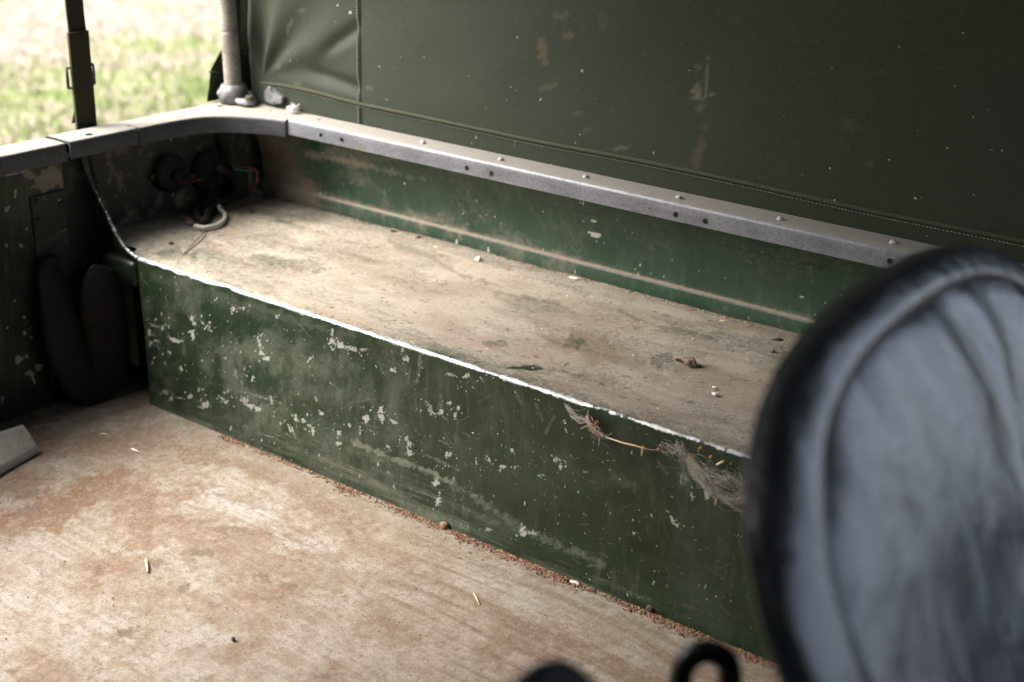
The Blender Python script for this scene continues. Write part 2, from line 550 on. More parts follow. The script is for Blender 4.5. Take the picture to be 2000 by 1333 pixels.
MT = dict(
    box=mat_box(), shaded_paint=mat_box('shaded_green_paint', 0.36), floor=mat_floor(), side=mat_side(),  # second paint is the box green darkened, tailgate shade put into its colour
    galv=mat_galv('galvanised_capping', 0.75, 0.47), galv2=mat_galv('dull_rear_capping', 0.92, 0.17),
    rivet=mat_simple('pale_rivet', (0.30, 0.295, 0.27), (0.46, 0.45, 0.42), 300, 0.5, 0.1, 0.1),
    cast=mat_simple('cast_grey_metal', (0.085, 0.09, 0.095), (0.22, 0.225, 0.235), 90, 0.55, 0.35, 0.25),
    dark=mat_darkpaint(), dirty=mat_darkpaint('dirt_caked_panel', 1.6, (0.022, 0.023, 0.016)),
    canvas=mat_canvas(), vinyl=mat_vinyl(), tube=mat_tube(), ground=mat_ground(),
    rubber=mat_simple('black_rubber', (0.006, 0.006, 0.005), (0.016, 0.015, 0.012), 40, 0.7, 0, 0.3, 0.25),
    webbing=mat_simple('olive_webbing', (0.030, 0.030, 0.018), (0.055, 0.052, 0.032), 300, 0.9, 0, 0.5, 0.2),
    stitch=mat_simple('stitch_thread', (0.16, 0.155, 0.115), (0.30, 0.29, 0.23), 200, 0.9, 0, 0, 0.2),
    rope=mat_simple('piping_cord', (0.034, 0.038, 0.023), (0.060, 0.064, 0.041), 500, 0.9, 0, 0.4, 0.2),
    wood=mat_simple('grey_wood', (0.33, 0.33, 0.30), (0.44, 0.435, 0.40), 120, 0.85, 0, 0.3, 0.3),
    blackmetal=mat_simple('black_metal', (0.008, 0.008, 0.008), (0.02, 0.02, 0.02), 60, 0.35, 0, 0.1, 0.5),
    frame=mat_simple('brown_grey_frame', (0.05, 0.042, 0.03), (0.10, 0.085, 0.06), 50, 0.6, 0, 0.2, 0.4),
    red=mat_simple('red_wire', (0.11, 0.005, 0.005), (0.17, 0.008, 0.008), 60, 0.5, 0, 0),
    greenwire=mat_simple('green_wire', (0.02, 0.12, 0.05), (0.03, 0.2, 0.08), 60, 0.5, 0, 0),
    whitewire=mat_simple('pale_cable', (0.30, 0.29, 0.24), (0.5, 0.49, 0.42), 60, 0.6, 0, 0.1),
    straw=mat_simple('straw', (0.45, 0.33, 0.17), (0.68, 0.55, 0.34), 90, 0.85, 0, 0.2),
    pale=mat_simple('pale_flake', (0.55, 0.50, 0.42), (0.78, 0.74, 0.66), 200, 0.85, 0, 0.2),
    lump=mat_simple('brown_lump', (0.10, 0.065, 0.04), (0.24, 0.17, 0.115), 250, 0.95, 0, 0.6),
    darkbit=mat_simple('dark_crumb', (0.035, 0.022, 0.014), (0.10, 0.06, 0.035), 250, 0.95, 0, 0.4),
    grit=mat_simple('red_grit', (0.17, 0.085, 0.05), (0.40, 0.24, 0.155), 130, 0.95, 0, 0.2),
    web=mat_simple('dusty_cobweb', (0.30, 0.27, 0.235), (0.48, 0.44, 0.39), 150, 0.95, 0, 0),
    twig=mat_simple('dead_twig', (0.14, 0.09, 0.06), (0.30, 0.215, 0.15), 200, 0.95, 0, 0.4),
    husk=mat_simple('orange_husk', (0.45, 0.16, 0.03), (0.62, 0.30, 0.09), 200, 0.7, 0, 0.2),
    fluff=mat_simple('white_fluff', (0.75, 0.73, 0.68), (0.85, 0.84, 0.8), 200, 0.95, 0, 0),
    blade=mat_simple('grass_blade', (0.115, 0.19, 0.036), (0.22, 0.30, 0.09), 2.0, 0.8, 0, 0, 0.2),
    dryblade=mat_simple('dry_blade', (0.26, 0.205, 0.15), (0.38, 0.315, 0.245), 2.0, 0.85, 0, 0, 0.2),
)

# marks are described where the photograph shows them and stored on the surface they belong to


def ell(PX, PY, cx, cy, rx, ry, ang=0, seed=0, rough=0.5, freq=0.25):
    """ragged blob, 1 inside"""
    a = R(ang)
    dx, dy = PX - cx, PY - cy
    u = (dx * math.cos(a) + dy * math.sin(a)) / rx
    v = (-dx * math.sin(a) + dy * math.cos(a)) / ry
    d = np.sqrt(u * u + v * v)
    near = d < 2.6
    out = np.zeros_like(PX)
    if near.any():
        nn = fbm(PX[near] * freq + seed * 3.1, PY[near] * freq + seed * 7.7, seed, 3, 0.6)
        out[near] = sstep(1.25, 0.75, d[near] + (nn - 0.5) * 2 * rough)
    return out


def poly(PX, PY, pts, wid, seed=0, rough=0.6, freq=0.12):
    """band along a polyline"""
    best = np.full(PX.shape, 1e9)
    for (x0, y0), (x1, y1) in zip(pts[:-1], pts[1:]):
        L = (x1 - x0) ** 2 + (y1 - y0) ** 2
        t = np.clip(((PX - x0) * (x1 - x0) + (PY - y0) * (y1 - y0)) / L, 0, 1)
        best = np.minimum(best, np.hypot(PX - x0 - t * (x1 - x0), PY - y0 - t * (y1 - y0)))
    out = np.zeros_like(PX)
    near = best < wid * 3
    if near.any():
        nn = fbm(PX[near] * freq, PY[near] * freq, seed, 4, 0.6)
        out[near] = sstep(1.0, 0.0, best[near] / wid + (nn - 0.5) * 2 * rough)
    return out


# ================================================================== GROUND
bm = bmesh.new()
bmesh.ops.create_grid(bm, x_segments=40, y_segments=40, size=150)
bmesh.ops.translate(bm, vec=(0, 0, -0.75), verts=bm.verts)
g = link('ground', bm_mesh('ground', bm), None, [MT['ground']])
g['kind'] = 'structure'; g['label'] = 'dry patchy lawn outside the open back of the vehicle'

bm = bmesh.new()
for i in range(15000):
    px = random.uniform(-160, 520); py = random.uniform(-160, 330)
    P = at(px, py, 'z', -0.75)
    k = fbm(np.array([P[0] * 0.55]), np.array([P[1] * 0.55]), 5, 3)[0]
    green = k + random.uniform(-0.15, 0.15) > 0.58
    hgt = random.uniform(0.015, 0.045) * (1.25 if green else 0.8)
    a = random.uniform(0, 6.283); wv_ = random.uniform(0.004, 0.010)
    ln = random.uniform(0, 0.05); b = random.uniform(0, 6.283)
    vs = [bm.verts.new((P[0] + math.cos(a) * wv_, P[1] + math.sin(a) * wv_, -0.752)),
          bm.verts.new((P[0] - math.cos(a) * wv_, P[1] - math.sin(a) * wv_, -0.752)),
          bm.verts.new((P[0] + math.cos(b) * ln, P[1] + math.sin(b) * ln, -0.75 + hgt))]
    f = bm.faces.new(vs); f.material_index = 0 if green else 1
gr = link('grass', bm_mesh('grass', bm), None, [MT['blade'], MT['dryblade']])
gr['kind'] = 'stuff'; tag(gr, 'short green and dried grass blades on the lawn', 'grass')

# ================================================================== VEHICLE TUB
body = thing('vehicle_tub', 'worn dark green metal load tub of an old off-road vehicle', 'vehicle', (0.5, -0.3, 0))

# ---- floor panel
xs = np.concatenate([np.arange(-0.1045, 1.08, 0.002), np.linspace(1.08, 1.25, 8)])
ys = np.concatenate([np.linspace(-1.35, -0.58, 16)[:-1], np.arange(-0.58, 0.0021, 0.002), np.linspace(0.004, 0.12, 5)])
X, Y = np.meshgrid(xs, ys, indexing='ij')
Z = np.zeros_like(X)
Z += (fbm(X * 9, Y * 9, 3, 3) - 0.5) * 0.004 * sstep(0.0, -0.05, Y)
PX, PY = topix(np.stack([X, Y, np.zeros_like(X)], -1))
wn = fbm(X * 14, Y * 14, 21, 5, 0.6)
white = sstep(0.40, 0.75, wn) * 0.6
white = np.maximum(white, 0.7 * sstep(0.35, 0.70, fbm(X * 30, Y * 30, 22, 5, 0.65)) * sstep(900, 1150, PY) * sstep(900, 300, PX))
arcband = poly(PX, PY, [(330, 985), (420, 975), (520, 1010), (600, 1060), (640, 1110)], 50, 5, 0.9, 0.03)
white = np.maximum(white, arcband * 0.9)
bn = fbm(X * 12 + 5, Y * 12, 31, 5, 0.62)
brown = sstep(0.45, 0.8, bn) * 0.5
brown *= sstep(1250, 900, PX)
for (cx, cy, rx, ry, an, st) in [(120, 985, 130, 34, -25, 0.75), (60, 940, 60, 20, -20, .5), (270, 960, 150, 22, 4, 0.5), (300, 1010, 70, 26, 5, 0.5), (40, 1030, 60, 16, -15, .55), (230, 860, 150, 20, -8, .45),
                                (520, 1100, 160, 30, 8, 0.35), (620, 1130, 90, 25, 12, .4), (400, 1050, 130, 28, 0, .4), (500, 920, 160, 16, 16, .5), (640, 985, 120, 14, 26, .5), (150, 870, 80, 15, -15, .5), (330, 1160, 120, 30, 10, .3),
                                (760, 1090, 120, 24, 26, .3), (430, 1200, 130, 24, 14, .3)]:
    brown = np.maximum(brown, st * ell(PX, PY, cx, cy, rx, ry, an, int(cx), 0.9, 0.035))
brown = brown * (0.95 + 1.15 * (fbm(X * 60, Y * 60, 41, 4, 0.65)))
# wipe streaks running along the wheel box
sn = fbm(X * 3.5 + 0.15 * fbm(X * 6, Y * 6, 8, 2), Y * 75 + 2.2 * fbm(X * 5, Y * 5, 9, 2), 51, 3, 0.6)
streak = sstep(0.46, 0.66, sn) * 0.95 * sstep(650, 900, PX) * sstep(-0.50, -0.30, Y)
streak = np.maximum(streak, 0.95 * poly(PX, PY, [(330, 905), (450, 905), (560, 945), (650, 1000), (700, 1060)], 9, 3, 1.0, 0.06))
streak = np.maximum(streak, 0.8 * poly(PX, PY, [(380, 880), (520, 915), (640, 975), (720, 1045)], 8, 4, 1.0, 0.06))
streak = np.maximum(streak, 0.8 * poly(PX, PY, [(180, 860), (330, 870), (430, 890)], 12, 6, 1.0, 0.06))
for k_, (dx_, dy_) in enumerate([(20, 40), (60, 90), (-40, 60), (110, 150)]):
    streak = np.maximum(streak, 0.55 * poly(PX, PY, [(250 + dx_, 930 + dy_), (400 + dx_, 925 + dy_), (520 + dx_, 960 + dy_), (610 + dx_, 1020 + dy_), (660 + dx_, 1090 + dy_)], 7, 30 + k_, 1.3, 0.05))
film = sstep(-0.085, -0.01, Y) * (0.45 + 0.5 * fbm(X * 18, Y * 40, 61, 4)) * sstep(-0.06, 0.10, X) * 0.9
film = np.maximum(film, 0.35 * sstep(700, 1300, PX) * fbm(X * 8, Y * 8, 62, 3))
crumb = np.zeros_like(X)
for (cx, cy, rx, ry, an) in [(510, 1127, 18, 9, 20), (560, 1145, 26, 10, 10), (250, 1235, 26, 8, -10), (190, 1115, 14, 8, -30), (310, 1100, 20, 7, 5), (390, 1080, 26, 10, 0), (455, 1033, 30, 7, 5), (60, 995, 30, 6, -10),
                             (35, 1004, 22, 5, -10), (360, 1150, 12, 8, -30), (25, 1310, 18, 6, 0), (640, 1320, 20, 6, 0), (430, 1035, 20, 6, 10), (60, 965, 25, 7, -15)]:
    crumb = np.maximum(crumb, 0.75 * ell(PX, PY, cx, cy, rx, ry, an, int(cx + cy), 1.0, 0.12))
crumb = np.maximum(crumb, sstep(0.74, 0.82, fbm(X * 120, Y * 120, 71, 3)) * 0.7 * sstep(0.4, 0.65, fbm(X * 15, Y * 15, 72, 3)))
V = np.stack([X, Y, Z], -1)
part('floor_panel', grid_mesh('floor_panel', V, dict(white=white, brown=brown, streak=streak, film=film, crumb=crumb)), body, [MT['floor']])

# ---- wheel box: one folded sheet, face + rounded edge + top
rr = 0.0045
step = 0.0011
prof = []
zf = np.arange(-0.01, H - rr, step)
prof += [(0.0, z) for z in zf]
for k in range(1, 8):
    a = math.pi / 2 * k / 8
    prof.append((rr - rr * math.cos(a), H - rr + rr * math.sin(a)))
yt = np.arange(rr, D + 0.012, 0.0018)
prof += [(y, H) for y in yt]
prof = np.array(prof)
ds = np.concatenate([[0], np.cumsum(np.hypot(*(prof[1:] - prof[:-1]).T))]) - 0.01   # arc length, 0 at the floor
sE = H - rr + rr * math.pi / 4                                                       # arc length of the worn edge
xs = np.arange(0.0008, 1.14, 0.00115)
X = np.repeat(xs[:, None], len(prof), 1); S = np.repeat(ds[None], len(xs), 0)
Y = np.repeat(prof[None, :, 0], len(xs), 0).copy(); Z = np.repeat(prof[None, :, 1], len(xs), 0).copy()
face = (S < sE).astype(float); top = 1 - face
PX, PY = topix(np.stack([X, Y, Z], -1))
# gentle dents in the sheet; the top dishes slightly
dn = (fbm(X * 7, S * 9, 81, 3) - 0.5)
Y += face * dn * 0.006 * sstep(0.0, 0.05, S) * sstep(sE, sE - 0.05, S)
Z += top * (dn * 0.006) * sstep(sE, sE + 0.05, S) - top * 0.003 * sstep(0, 1, np.sin(np.clip((S - sE) / D, 0, 1) * math.pi))
# knocks along the edge
kn = (fbm(X * 55, X * 0 + 3.3, 83, 3) - 0.5) * sstep(0.5, 0.75, fbm(X * 9, X * 0 + 1.1, 84, 2))
edge = np.exp(-((S - sE) / 0.006) ** 2)
Z += kn * edge * 0.006; Y += (kn - 0.1) * edge * 0.003
chip = np.zeros_like(X)
fm = face > 0
CH = [(300, 637, 13, 4, 20), (290, 652, 5, 9, 0), (316, 641, 5, 5, 0), (302, 668, 7, 6, 0), (335, 664, 13, 5, 28), (350, 667, 6, 3, 0), (292, 672, 4, 8, 0), (330, 690, 6, 4, 30), (375, 655, 5, 11, -10), (373, 622, 4, 6, 0), (378, 634, 4, 5, 0),
      (395, 632, 1.6, 12, -40), (407, 642, 1.6, 10, 15), (505, 668, 4, 13, -12), (511, 690, 5, 8, -20), (521, 701, 8, 5, 0), (648, 650, 4, 14, 8), (648, 668, 7, 8, 0), (664, 675, 12, 6, 15), (685, 681, 14, 5, 8), (708, 684, 10, 5, -10),
      (648, 684, 4, 4, 0), (793, 702, 8, 7, 0), (786, 684, 4, 5, 0), (765, 724, 11, 4, 38), (745, 800, 6, 9, 20), (746, 815, 10, 9, 0), (716, 818, 8, 9, 0), (769, 824, 9, 4, 30), (685, 830, 3, 8, -25), (727, 842, 14, 3, 42),
      (580, 818, 5, 13, -18), (594, 822, 6, 5, 0), (606, 832, 9, 5, 55), (613, 842, 4, 8, 0), (628, 809, 8, 5, -20), (478, 782, 12, 9, 40), (490, 794, 9, 5, 30), (505, 799, 11, 4, 8), (532, 784, 2.4, 14, -12), (512, 776, 16, 2.5, 15),
      (400, 792, 11, 9, -20), (372, 775, 7, 5, 0), (322, 767, 9, 6, 20), (334, 780, 6, 4, 0), (433, 779, 9, 3, 40), (350, 778, 12, 3, 10), (440, 786, 3, 6, 0), (388, 763, 3, 6, 0), (445, 765, 2, 6, 0), (838, 800, 7, 18, -14), (664, 845, 5, 7, 30),
      (664, 866, 8, 5, 0), (529, 853, 18, 1.5, 12), (574, 842, 2, 13, -22), (566, 835, 2, 10, -25), (799, 869, 8, 8, 30), (799, 886, 8, 7, 20), (794, 857, 4, 6, 0), (760, 872, 5, 5, 0), (880, 733, 13, 5, 15), (912, 735, 9, 5, -20),
      (860, 806, 5, 6, 0), (887, 814, 5, 10, 10), (876, 790, 6, 4, 0), (894, 800, 4, 7, 0), (873, 890, 7, 10, 20), (849, 944, 9, 9, 35), (854, 978, 7, 12, 5), (884, 938, 2.5, 9, -10), (1087, 898, 6, 9, 10), (1095, 912, 4, 5, 0), (982, 911, 8, 5, 10),
      (1057, 931, 5, 3, 30), (1006, 914, 3, 5, 0), (1020, 1036, 6, 9, 0), (1036, 1042, 13, 4, 5), (1024, 1044, 7, 5, 0), (1351, 968, 3, 13, 0), (1381, 968, 8, 13, 8), (1330, 940, 3, 12, 0), (1314, 1016, 4, 11, -25), (1239, 1042, 4.5, 4.5, 0),
      (954, 1034, 7, 6, 0), (1103, 827, 4, 2.5, 0), (1325, 1026, 3, 5, 0), (1338, 1028, 3, 6, -20), (955, 900, 3, 5, 0), (1000, 880, 3, 5, 0), (930, 905, 3, 9, -10), (700, 690, 2, 5, 0), (606, 700, 2, 3, 0), (461, 728, 2, 6, -10), (478, 720, 2.5, 6, 15),
      (352, 720, 2, 5, 0), (300, 700, 3, 6, -20), (440, 700, 3, 3, 0), (540, 620, 2, 4, 0), (455, 605, 5, 6, 20), (475, 602, 7, 3, 0), (510, 655, 2, 3, 0), (494, 740, 2, 8, 0), (1290, 870, 3, 3, 0), (940, 740, 2, 9, -30)]
fx, fy, = PX[fm], PY[fm]
cf = np.zeros(fx.shape)
for i, (cx, cy, rx, ry, an) in enumerate(CH):
    sel = (abs(fx - cx) < 3 * max(rx, ry)) & (abs(fy - cy) < 3 * max(rx, ry))
    if sel.any():
        cf[sel] = np.maximum(cf[sel], (0.62 + 0.4 * ((i * 37) % 10) / 10) * ell(fx[sel], fy[sel], cx, cy, rx * 0.78, ry * 0.78, an, i, 1.1, 0.34))
    for q_ in range(7):
        r1 = random.choice([0.8, 0.9, 1.1, 1.5, 2.0]); R_ = max(rx, ry)
        ex, ey = cx + random.gauss(0, R_ * 1.0), cy + random.gauss(0, R_ * 0.9)
        sel = (abs(fx - ex) < 8) & (abs(fy - ey) < 8)
        if sel.any():
            cf[sel] = np.maximum(cf[sel], random.uniform(.45, .9) * ell(fx[sel], fy[sel], ex, ey, r1, r1 * random.choice([1, 1, 1.6]), random.uniform(-40, 40), i + q_, 0.5, 0.4))
# scattered speckles, denser in some places, and hair scratches
for i in range(800):
    cx = random.uniform(275, 1470); tt = random.random()
    yt_, yb = 502 + (cx - 268) * 0.327, 788 + (cx - 280) * 0.414
    cy = yt_ + (yb - yt_) * (0.04 + 0.92 * tt)
    if vnoise(np.array([cx / 60.0]), np.array([cy / 60.0]), 90)[0] < 0.35 and random.random() < 0.7:
        continue
    r0 = random.choice([0.8, 0.9, 1.0, 1.1, 1.4, 1.9])
    sel = (abs(fx - cx) < 9) & (abs(fy - cy) < 9)
    if sel.any():
        el = random.choice([1, 1, 1, 1.8, 3])
        cf[sel] = np.maximum(cf[sel], random.uniform(0.42, 0.85) * ell(fx[sel], fy[sel], cx, cy, r0, r0 * el, random.uniform(-35, 25), i, 0.3, 0.3))
chip[fm] = cf
filmf = np.zeros(fx.shape)
lo = np.interp(fx, [270, 450, 690, 800, 900, 990, 1100, 1300, 1470], [735, 800, 862, 905, 962, 1018, 1075, 1168, 1250])   # upper limit of the scuffed dusty foot
nn = fbm(fx * 0.02, fy * 0.05, 95, 5, 0.6)
along = X[fm]; up_ = S[fm]
filmf = sstep(-20, 75, fy - lo + (nn - 0.5) * 110) * (0.12 + 0.95 * sstep(0.34, 0.66, fbm(along * 7, up_ * 190, 96, 5, 0.65))) * 0.62
filmf = filmf * (0.45 + 0.9 * fbm(along * 60, up_ * 60, 98, 4, 0.65))
filmf = np.maximum(filmf, 0.75 * poly(fx, fy, [(690, 862), (760, 893), (820, 915), (880, 945)], 8, 2, 1.3, 0.10))
filmf = np.maximum(filmf, 0.42 * poly(fx, fy, [(880, 945), (960, 995), (1010, 1030), (1080, 1060), (1180, 1105)], 11, 3, 1.5, 0.10))
filmf = np.maximum(filmf, 0.5 * poly(fx, fy, [(470, 765), (520, 775), (560, 790)], 5, 6, 1.0, 0.1))
for pts_, wd, st in [([(822, 692), (818, 725), (812, 745)], 6, .5), ([(800, 720), (795, 750)], 4, .4), ([(860, 770), (856, 800)], 6, .35), ([(1046, 790), (1060, 822)], 4, .35), ([(1010, 770), (1018, 790)], 4, .35), ([(1080, 815), (1066, 845)], 5, .4),
                     ([(820, 887), (860, 903), (895, 920)], 3, .5), ([(855, 862), (875, 870)], 2.5, .5), ([(1285, 900), (1303, 925)], 3, .4), ([(1200, 935), (1240, 950)], 16, .25), ([(1330, 880), (1338, 940)], 14, .45), ([(590, 640), (600, 610)], 16, .22), ([(300, 540), (520, 620)], 16, .18), ([(420, 575), (640, 645)], 14, .25)]:
    filmf = np.maximum(filmf, st * poly(fx, fy, pts_, wd, int(pts_[0][0]), 0.9, 0.12))
filmf = np.maximum(filmf, 0.30 * sstep(0.42, 0.72, fbm(fx * 0.022, fy * 0.016, 97, 5, 0.65)) * sstep(1150, 500, fx) + 0.10 * fbm(fx * 0.03, fy * 0.03, 99, 4))
for i in range(120):      # hair scratches
    cx = random.uniform(280, 1460); cy = random.uniform(520 + (cx - 268) * 0.327, 780 + (cx - 280) * 0.414)
    a = random.uniform(-0.5, 1.3) if random.random() < .7 else random.uniform(0, 3.14); L = random.choice([5, 8, 12, 18, 30, 44])
    sel = (abs(fx - cx) < L) & (abs(fy - cy) < L)
    if sel.any():
        filmf[sel] = np.maximum(filmf[sel], random.uniform(.15, .6) * poly(fx[sel], fy[sel], [(cx - L / 2 * math.cos(a), cy - L / 2 * math.sin(a)), (cx + L / 2 * math.cos(a), cy + L / 2 * math.sin(a))], 1.5, i, 0.4, 0.15))
film = np.zeros_like(X); film[fm] = filmf
metal = np.exp(-((S - sE + 0.0016 * (fbm(X * 120, S * 0, 104, 3) - .5)) / (0.0012 + 0.0046 * fbm(X * 45, S * 0 + 2, 103, 4, 0.7))) ** 2) * (0.42 + 0.85 * fbm(X * 38, S * 0, 101, 4, 0.65)) + 0.25 * np.exp(-((S - sE) / 0.008) ** 2) * fbm(X * 90, S * 90, 102, 3)
metal *= 1 - 0.25 * sstep(0.55, 0.9, X)
tm = ~fm
tx, ty, X2, S2 = PX[tm], PY[tm], X[tm], S[tm] - sE
dust = np.zeros_like(X); stain = np.zeros_like(X); dark = np.zeros_like(X)
du = 0.80 + (fbm(X2 * 10, S2 * 16, 111, 5, 0.6) - 0.5) * 0.55
du -= 0.42 * sstep(0.035, 0.0, S2) * (0.35 + 1.0 * fbm(X2 * 14, S2 * 20, 112, 3)) * sstep(0.15, 0.6, X2)
du -= 0.22 * sstep(0.30, 0.0, X2) * fbm(X2 * 16, S2 * 26, 113, 4) * 1.6
du -= 0.20 * sstep(0.55, 0.75, fbm(X2 * 9 + 3, S2 * 34, 114, 4, 0.6))
for (cx, cy, rx, ry, an, st) in [(1030, 718, 24, 5, 0, .6), (960, 668, 35, 9, 0, .4), (1290, 700, 30, 14, 0, .35), (560, 510, 60, 12, 10, .25), (330, 490, 50, 14, 10, .25), (1000, 760, 60, 10, 15, .3), (440, 560, 60, 10, 18, .3), (1120, 665, 25, 12, 20, .3)]:
    du -= st * ell(tx, ty, cx, cy, rx, ry, an, int(cx), 0.9, 0.05)
dust[tm] = du
sn_ = np.zeros(tx.shape)
for (cx, cy, rx, ry, an, st) in [(1140, 672, 75, 26, 15, .75), (1090, 640, 60, 14, 20, .4), (1400, 735, 90, 18, 12, .45), (1345, 715, 40, 10, 0, .5), (1200, 690, 60, 16, 10, .35), (420, 480, 50, 10, 0, .25), (520, 520, 70, 10, 8, .25), (1480, 740, 40, 20, 0, .3)]:
    sn_ = np.maximum(sn_, st * ell(tx, ty, cx, cy, rx, ry, an, int(cx), 0.9, 0.04))
sn_ = np.maximum(sn_, 0.35 * sstep(0.5, 0.7, fbm(X2 * 8, S2 * 12, 121, 4)))
stain[tm] = sn_
dk = np.zeros(tx.shape)
for pts_, wd, st in [([(760, 470), (800, 490), (840, 500), (900, 535), (950, 548)], 7, .5), ([(880, 478), (850, 490), (880, 515)], 6, .35), ([(960, 565), (1010, 575), (1090, 588)], 7, .5), ([(1210, 605), (1280, 635), (1330, 642), (1400, 660)], 6, .6), ([(1270, 640), (1340, 650)], 3, .5),
                     ([(1170, 690), (1240, 700), (1320, 715), (1400, 715)], 12, .35), ([(830, 470), (900, 480)], 10, .35), ([(1120, 640), (1160, 690)], 14, .3), ([(1370, 655), (1400, 662)], 8, .5)]:
    dk = np.maximum(dk, st * poly(tx, ty, pts_, wd, int(pts_[0][0]), 1.0, 0.07))
dk = np.maximum(dk, 0.7 * sstep(0.76, 0.82, fbm(X2 * 120, S2 * 120, 131, 3)))
dk = np.maximum(dk, 0.22 * sstep(0.53, 0.66, fbm(X2 * 13, S2 * 48, 132, 4)))
dark[tm] = dk
V = np.stack([X, Y, Z], -1)
part('wheel_box', grid_mesh('wheel_box', V, dict(chip=chip, film=film, metal=metal, dust=dust, stain=stain, dark=dark), flip=True), body, [MT['box']])

# box top behind the corner gusset (x < 0)
xs = np.arange(-0.165, 0.0012, 0.0025); vs_ = np.linspace(0, 1, 150)
X, Vv = np.meshgrid(np.append(xs, 0.0009), vs_, indexing='ij')
y0_ = 0.0040 + 0.022 * sstep(-0.014, -0.034, X)
Y = y0_ + (D + 0.012 - y0_) * Vv
S2 = Y - 0.001
du = 0.80 + (fbm(X * 10, S2 * 16, 111, 5, 0.6) - 0.5) * 0.55 - 0.22 * fbm(X * 16, S2 * 26, 113, 4) * 1.6 - 0.20 * sstep(0.55, 0.75, fbm(X * 9 + 3, S2 * 34, 114, 4, 0.6))
Zs_ = H + (fbm(X * 7, (S2 + sE) * 9, 81, 3) - 0.5) * 0.006 * sstep(0, 0.05, S2) - 0.003 * sstep(0, 1, np.sin(np.clip(S2 / D, 0, 1) * math.pi)) - 0.0002
part('corner_shelf', grid_mesh('corner_shelf', np.stack([X, Y, Zs_], -1),
     dict(dust=du, stain=0.35 * sstep(0.5, 0.7, fbm(X * 8, S2 * 12, 121, 4)), dark=0.22 * sstep(0.53, 0.66, fbm(X * 13, S2 * 48, 132, 4)), chip=X * 0, metal=X * 0, film=X * 0)), body, [MT['box']])

# ---- side panel, leaning in towards the capping, with a ledge at its foot
prof = [(D - 0.001, H - 0.004), (D - 0.003, H + 0.004), (D - 0.0035, H + 0.0180), (D - 0.0030, H + 0.0200), (D - 0.0015, H + 0.0207), (D + 0.002, H + 0.0211), (D + 0.0025, H + 0.0235)]
for z in np.linspace(H + 0.03, 0.325, 18):
    prof.append((D + 0.0025 - 0.012 * ((z - H - 0.024) / 0.072) ** 1.6, z))
y_ = prof[-1][0]
prof += [(y_ - 0.0005, 0.3265), (y_ - 0.0028, 0.3272)]
for z in np.linspace(0.330, 0.384, 10):
    prof.append((y_ - 0.003 - 0.010 * (z - 0.327) / 0.057, z))
prof = np.array(prof)
xs = np.arange(-0.11, 1.14, 0.0025)
X = np.repeat(xs[:, None], len(prof), 1); Y = np.repeat(prof[None, :, 0], len(xs), 0).copy(); Z = np.repeat(prof[None, :, 1], len(xs), 0).copy()
Y += (fbm(X * 6, Z * 12, 141, 3) - 0.5) * 0.004 * sstep(H + 0.024, H + 0.05, Z)
PX, PY = topix(np.stack([X, Y, Z], -1))
ledge = sstep(H + 0.0195, H + 0.0206, Z) * sstep(H + 0.0240, H + 0.0222, Z)
du = ledge * 1.0 + 0.30 * sstep(H + 0.05, H + 0.02, Z) * fbm(X * 20, Z * 40, 142, 4) + 0.25 * sstep(0.5, 0.7, fbm(X * 12, Z * 20, 143, 4))
du += 0.30 * sstep(0.03, -0.04, X) + 0.40 * sstep(0.30, 0.05, X) * fbm(X * 16, Z * 26, 144, 4) + 0.35 * sstep(0.335, 0.375, Z) * fbm(X * 25, Z * 60, 145, 3)
du += 0.45 * poly(PX, PY, [(600, 300), (700, 320), (760, 335), (840, 352)], 10, 7, 1.0, 0.08) + .35 * poly(PX, PY, [(800, 420), (860, 430), (900, 450)], 16, 8, 1, .08)
chip = np.zeros_like(X)
for i, (cx, cy, rx, ry, an) in enumerate([(1162, 459, 12, 4, 20), (1158, 433, 6, 3, 0), (1190, 540, 18, 3, 10), (1130, 398, 8, 2.5, 0), (820, 442, 4, 4, 0), (1200, 545, 6, 3, 0), (1250, 520, 2, 2, 0), (700, 395, 3, 2, 0), (790, 360, 3, 3, 0), (1405, 600, 8, 3, 15), (1540, 640, 9, 3, 20)]):
    chip = np.maximum(chip, ell(PX, PY, cx, cy, rx, ry, an, i, 0.7, 0.25))
chip = np.maximum(chip, 0.7 * sstep(0.86, 0.90, fbm(X * 150, Z * 150, 151, 2)))
rust = 0.35 * sstep(0.45, 0.65, fbm(X * 20, Z * 30, 161, 4)) * np.maximum(sstep(0.04, -0.03, X), 0.7 * sstep(0.33, 0.36, Z) * sstep(0.40, 0.2, X))
part('side_panel', grid_mesh('side_panel', np.stack([X, Y, Z], -1), dict(dust=du, chip=chip, rust=rust), flip=True), body, [MT['side']])

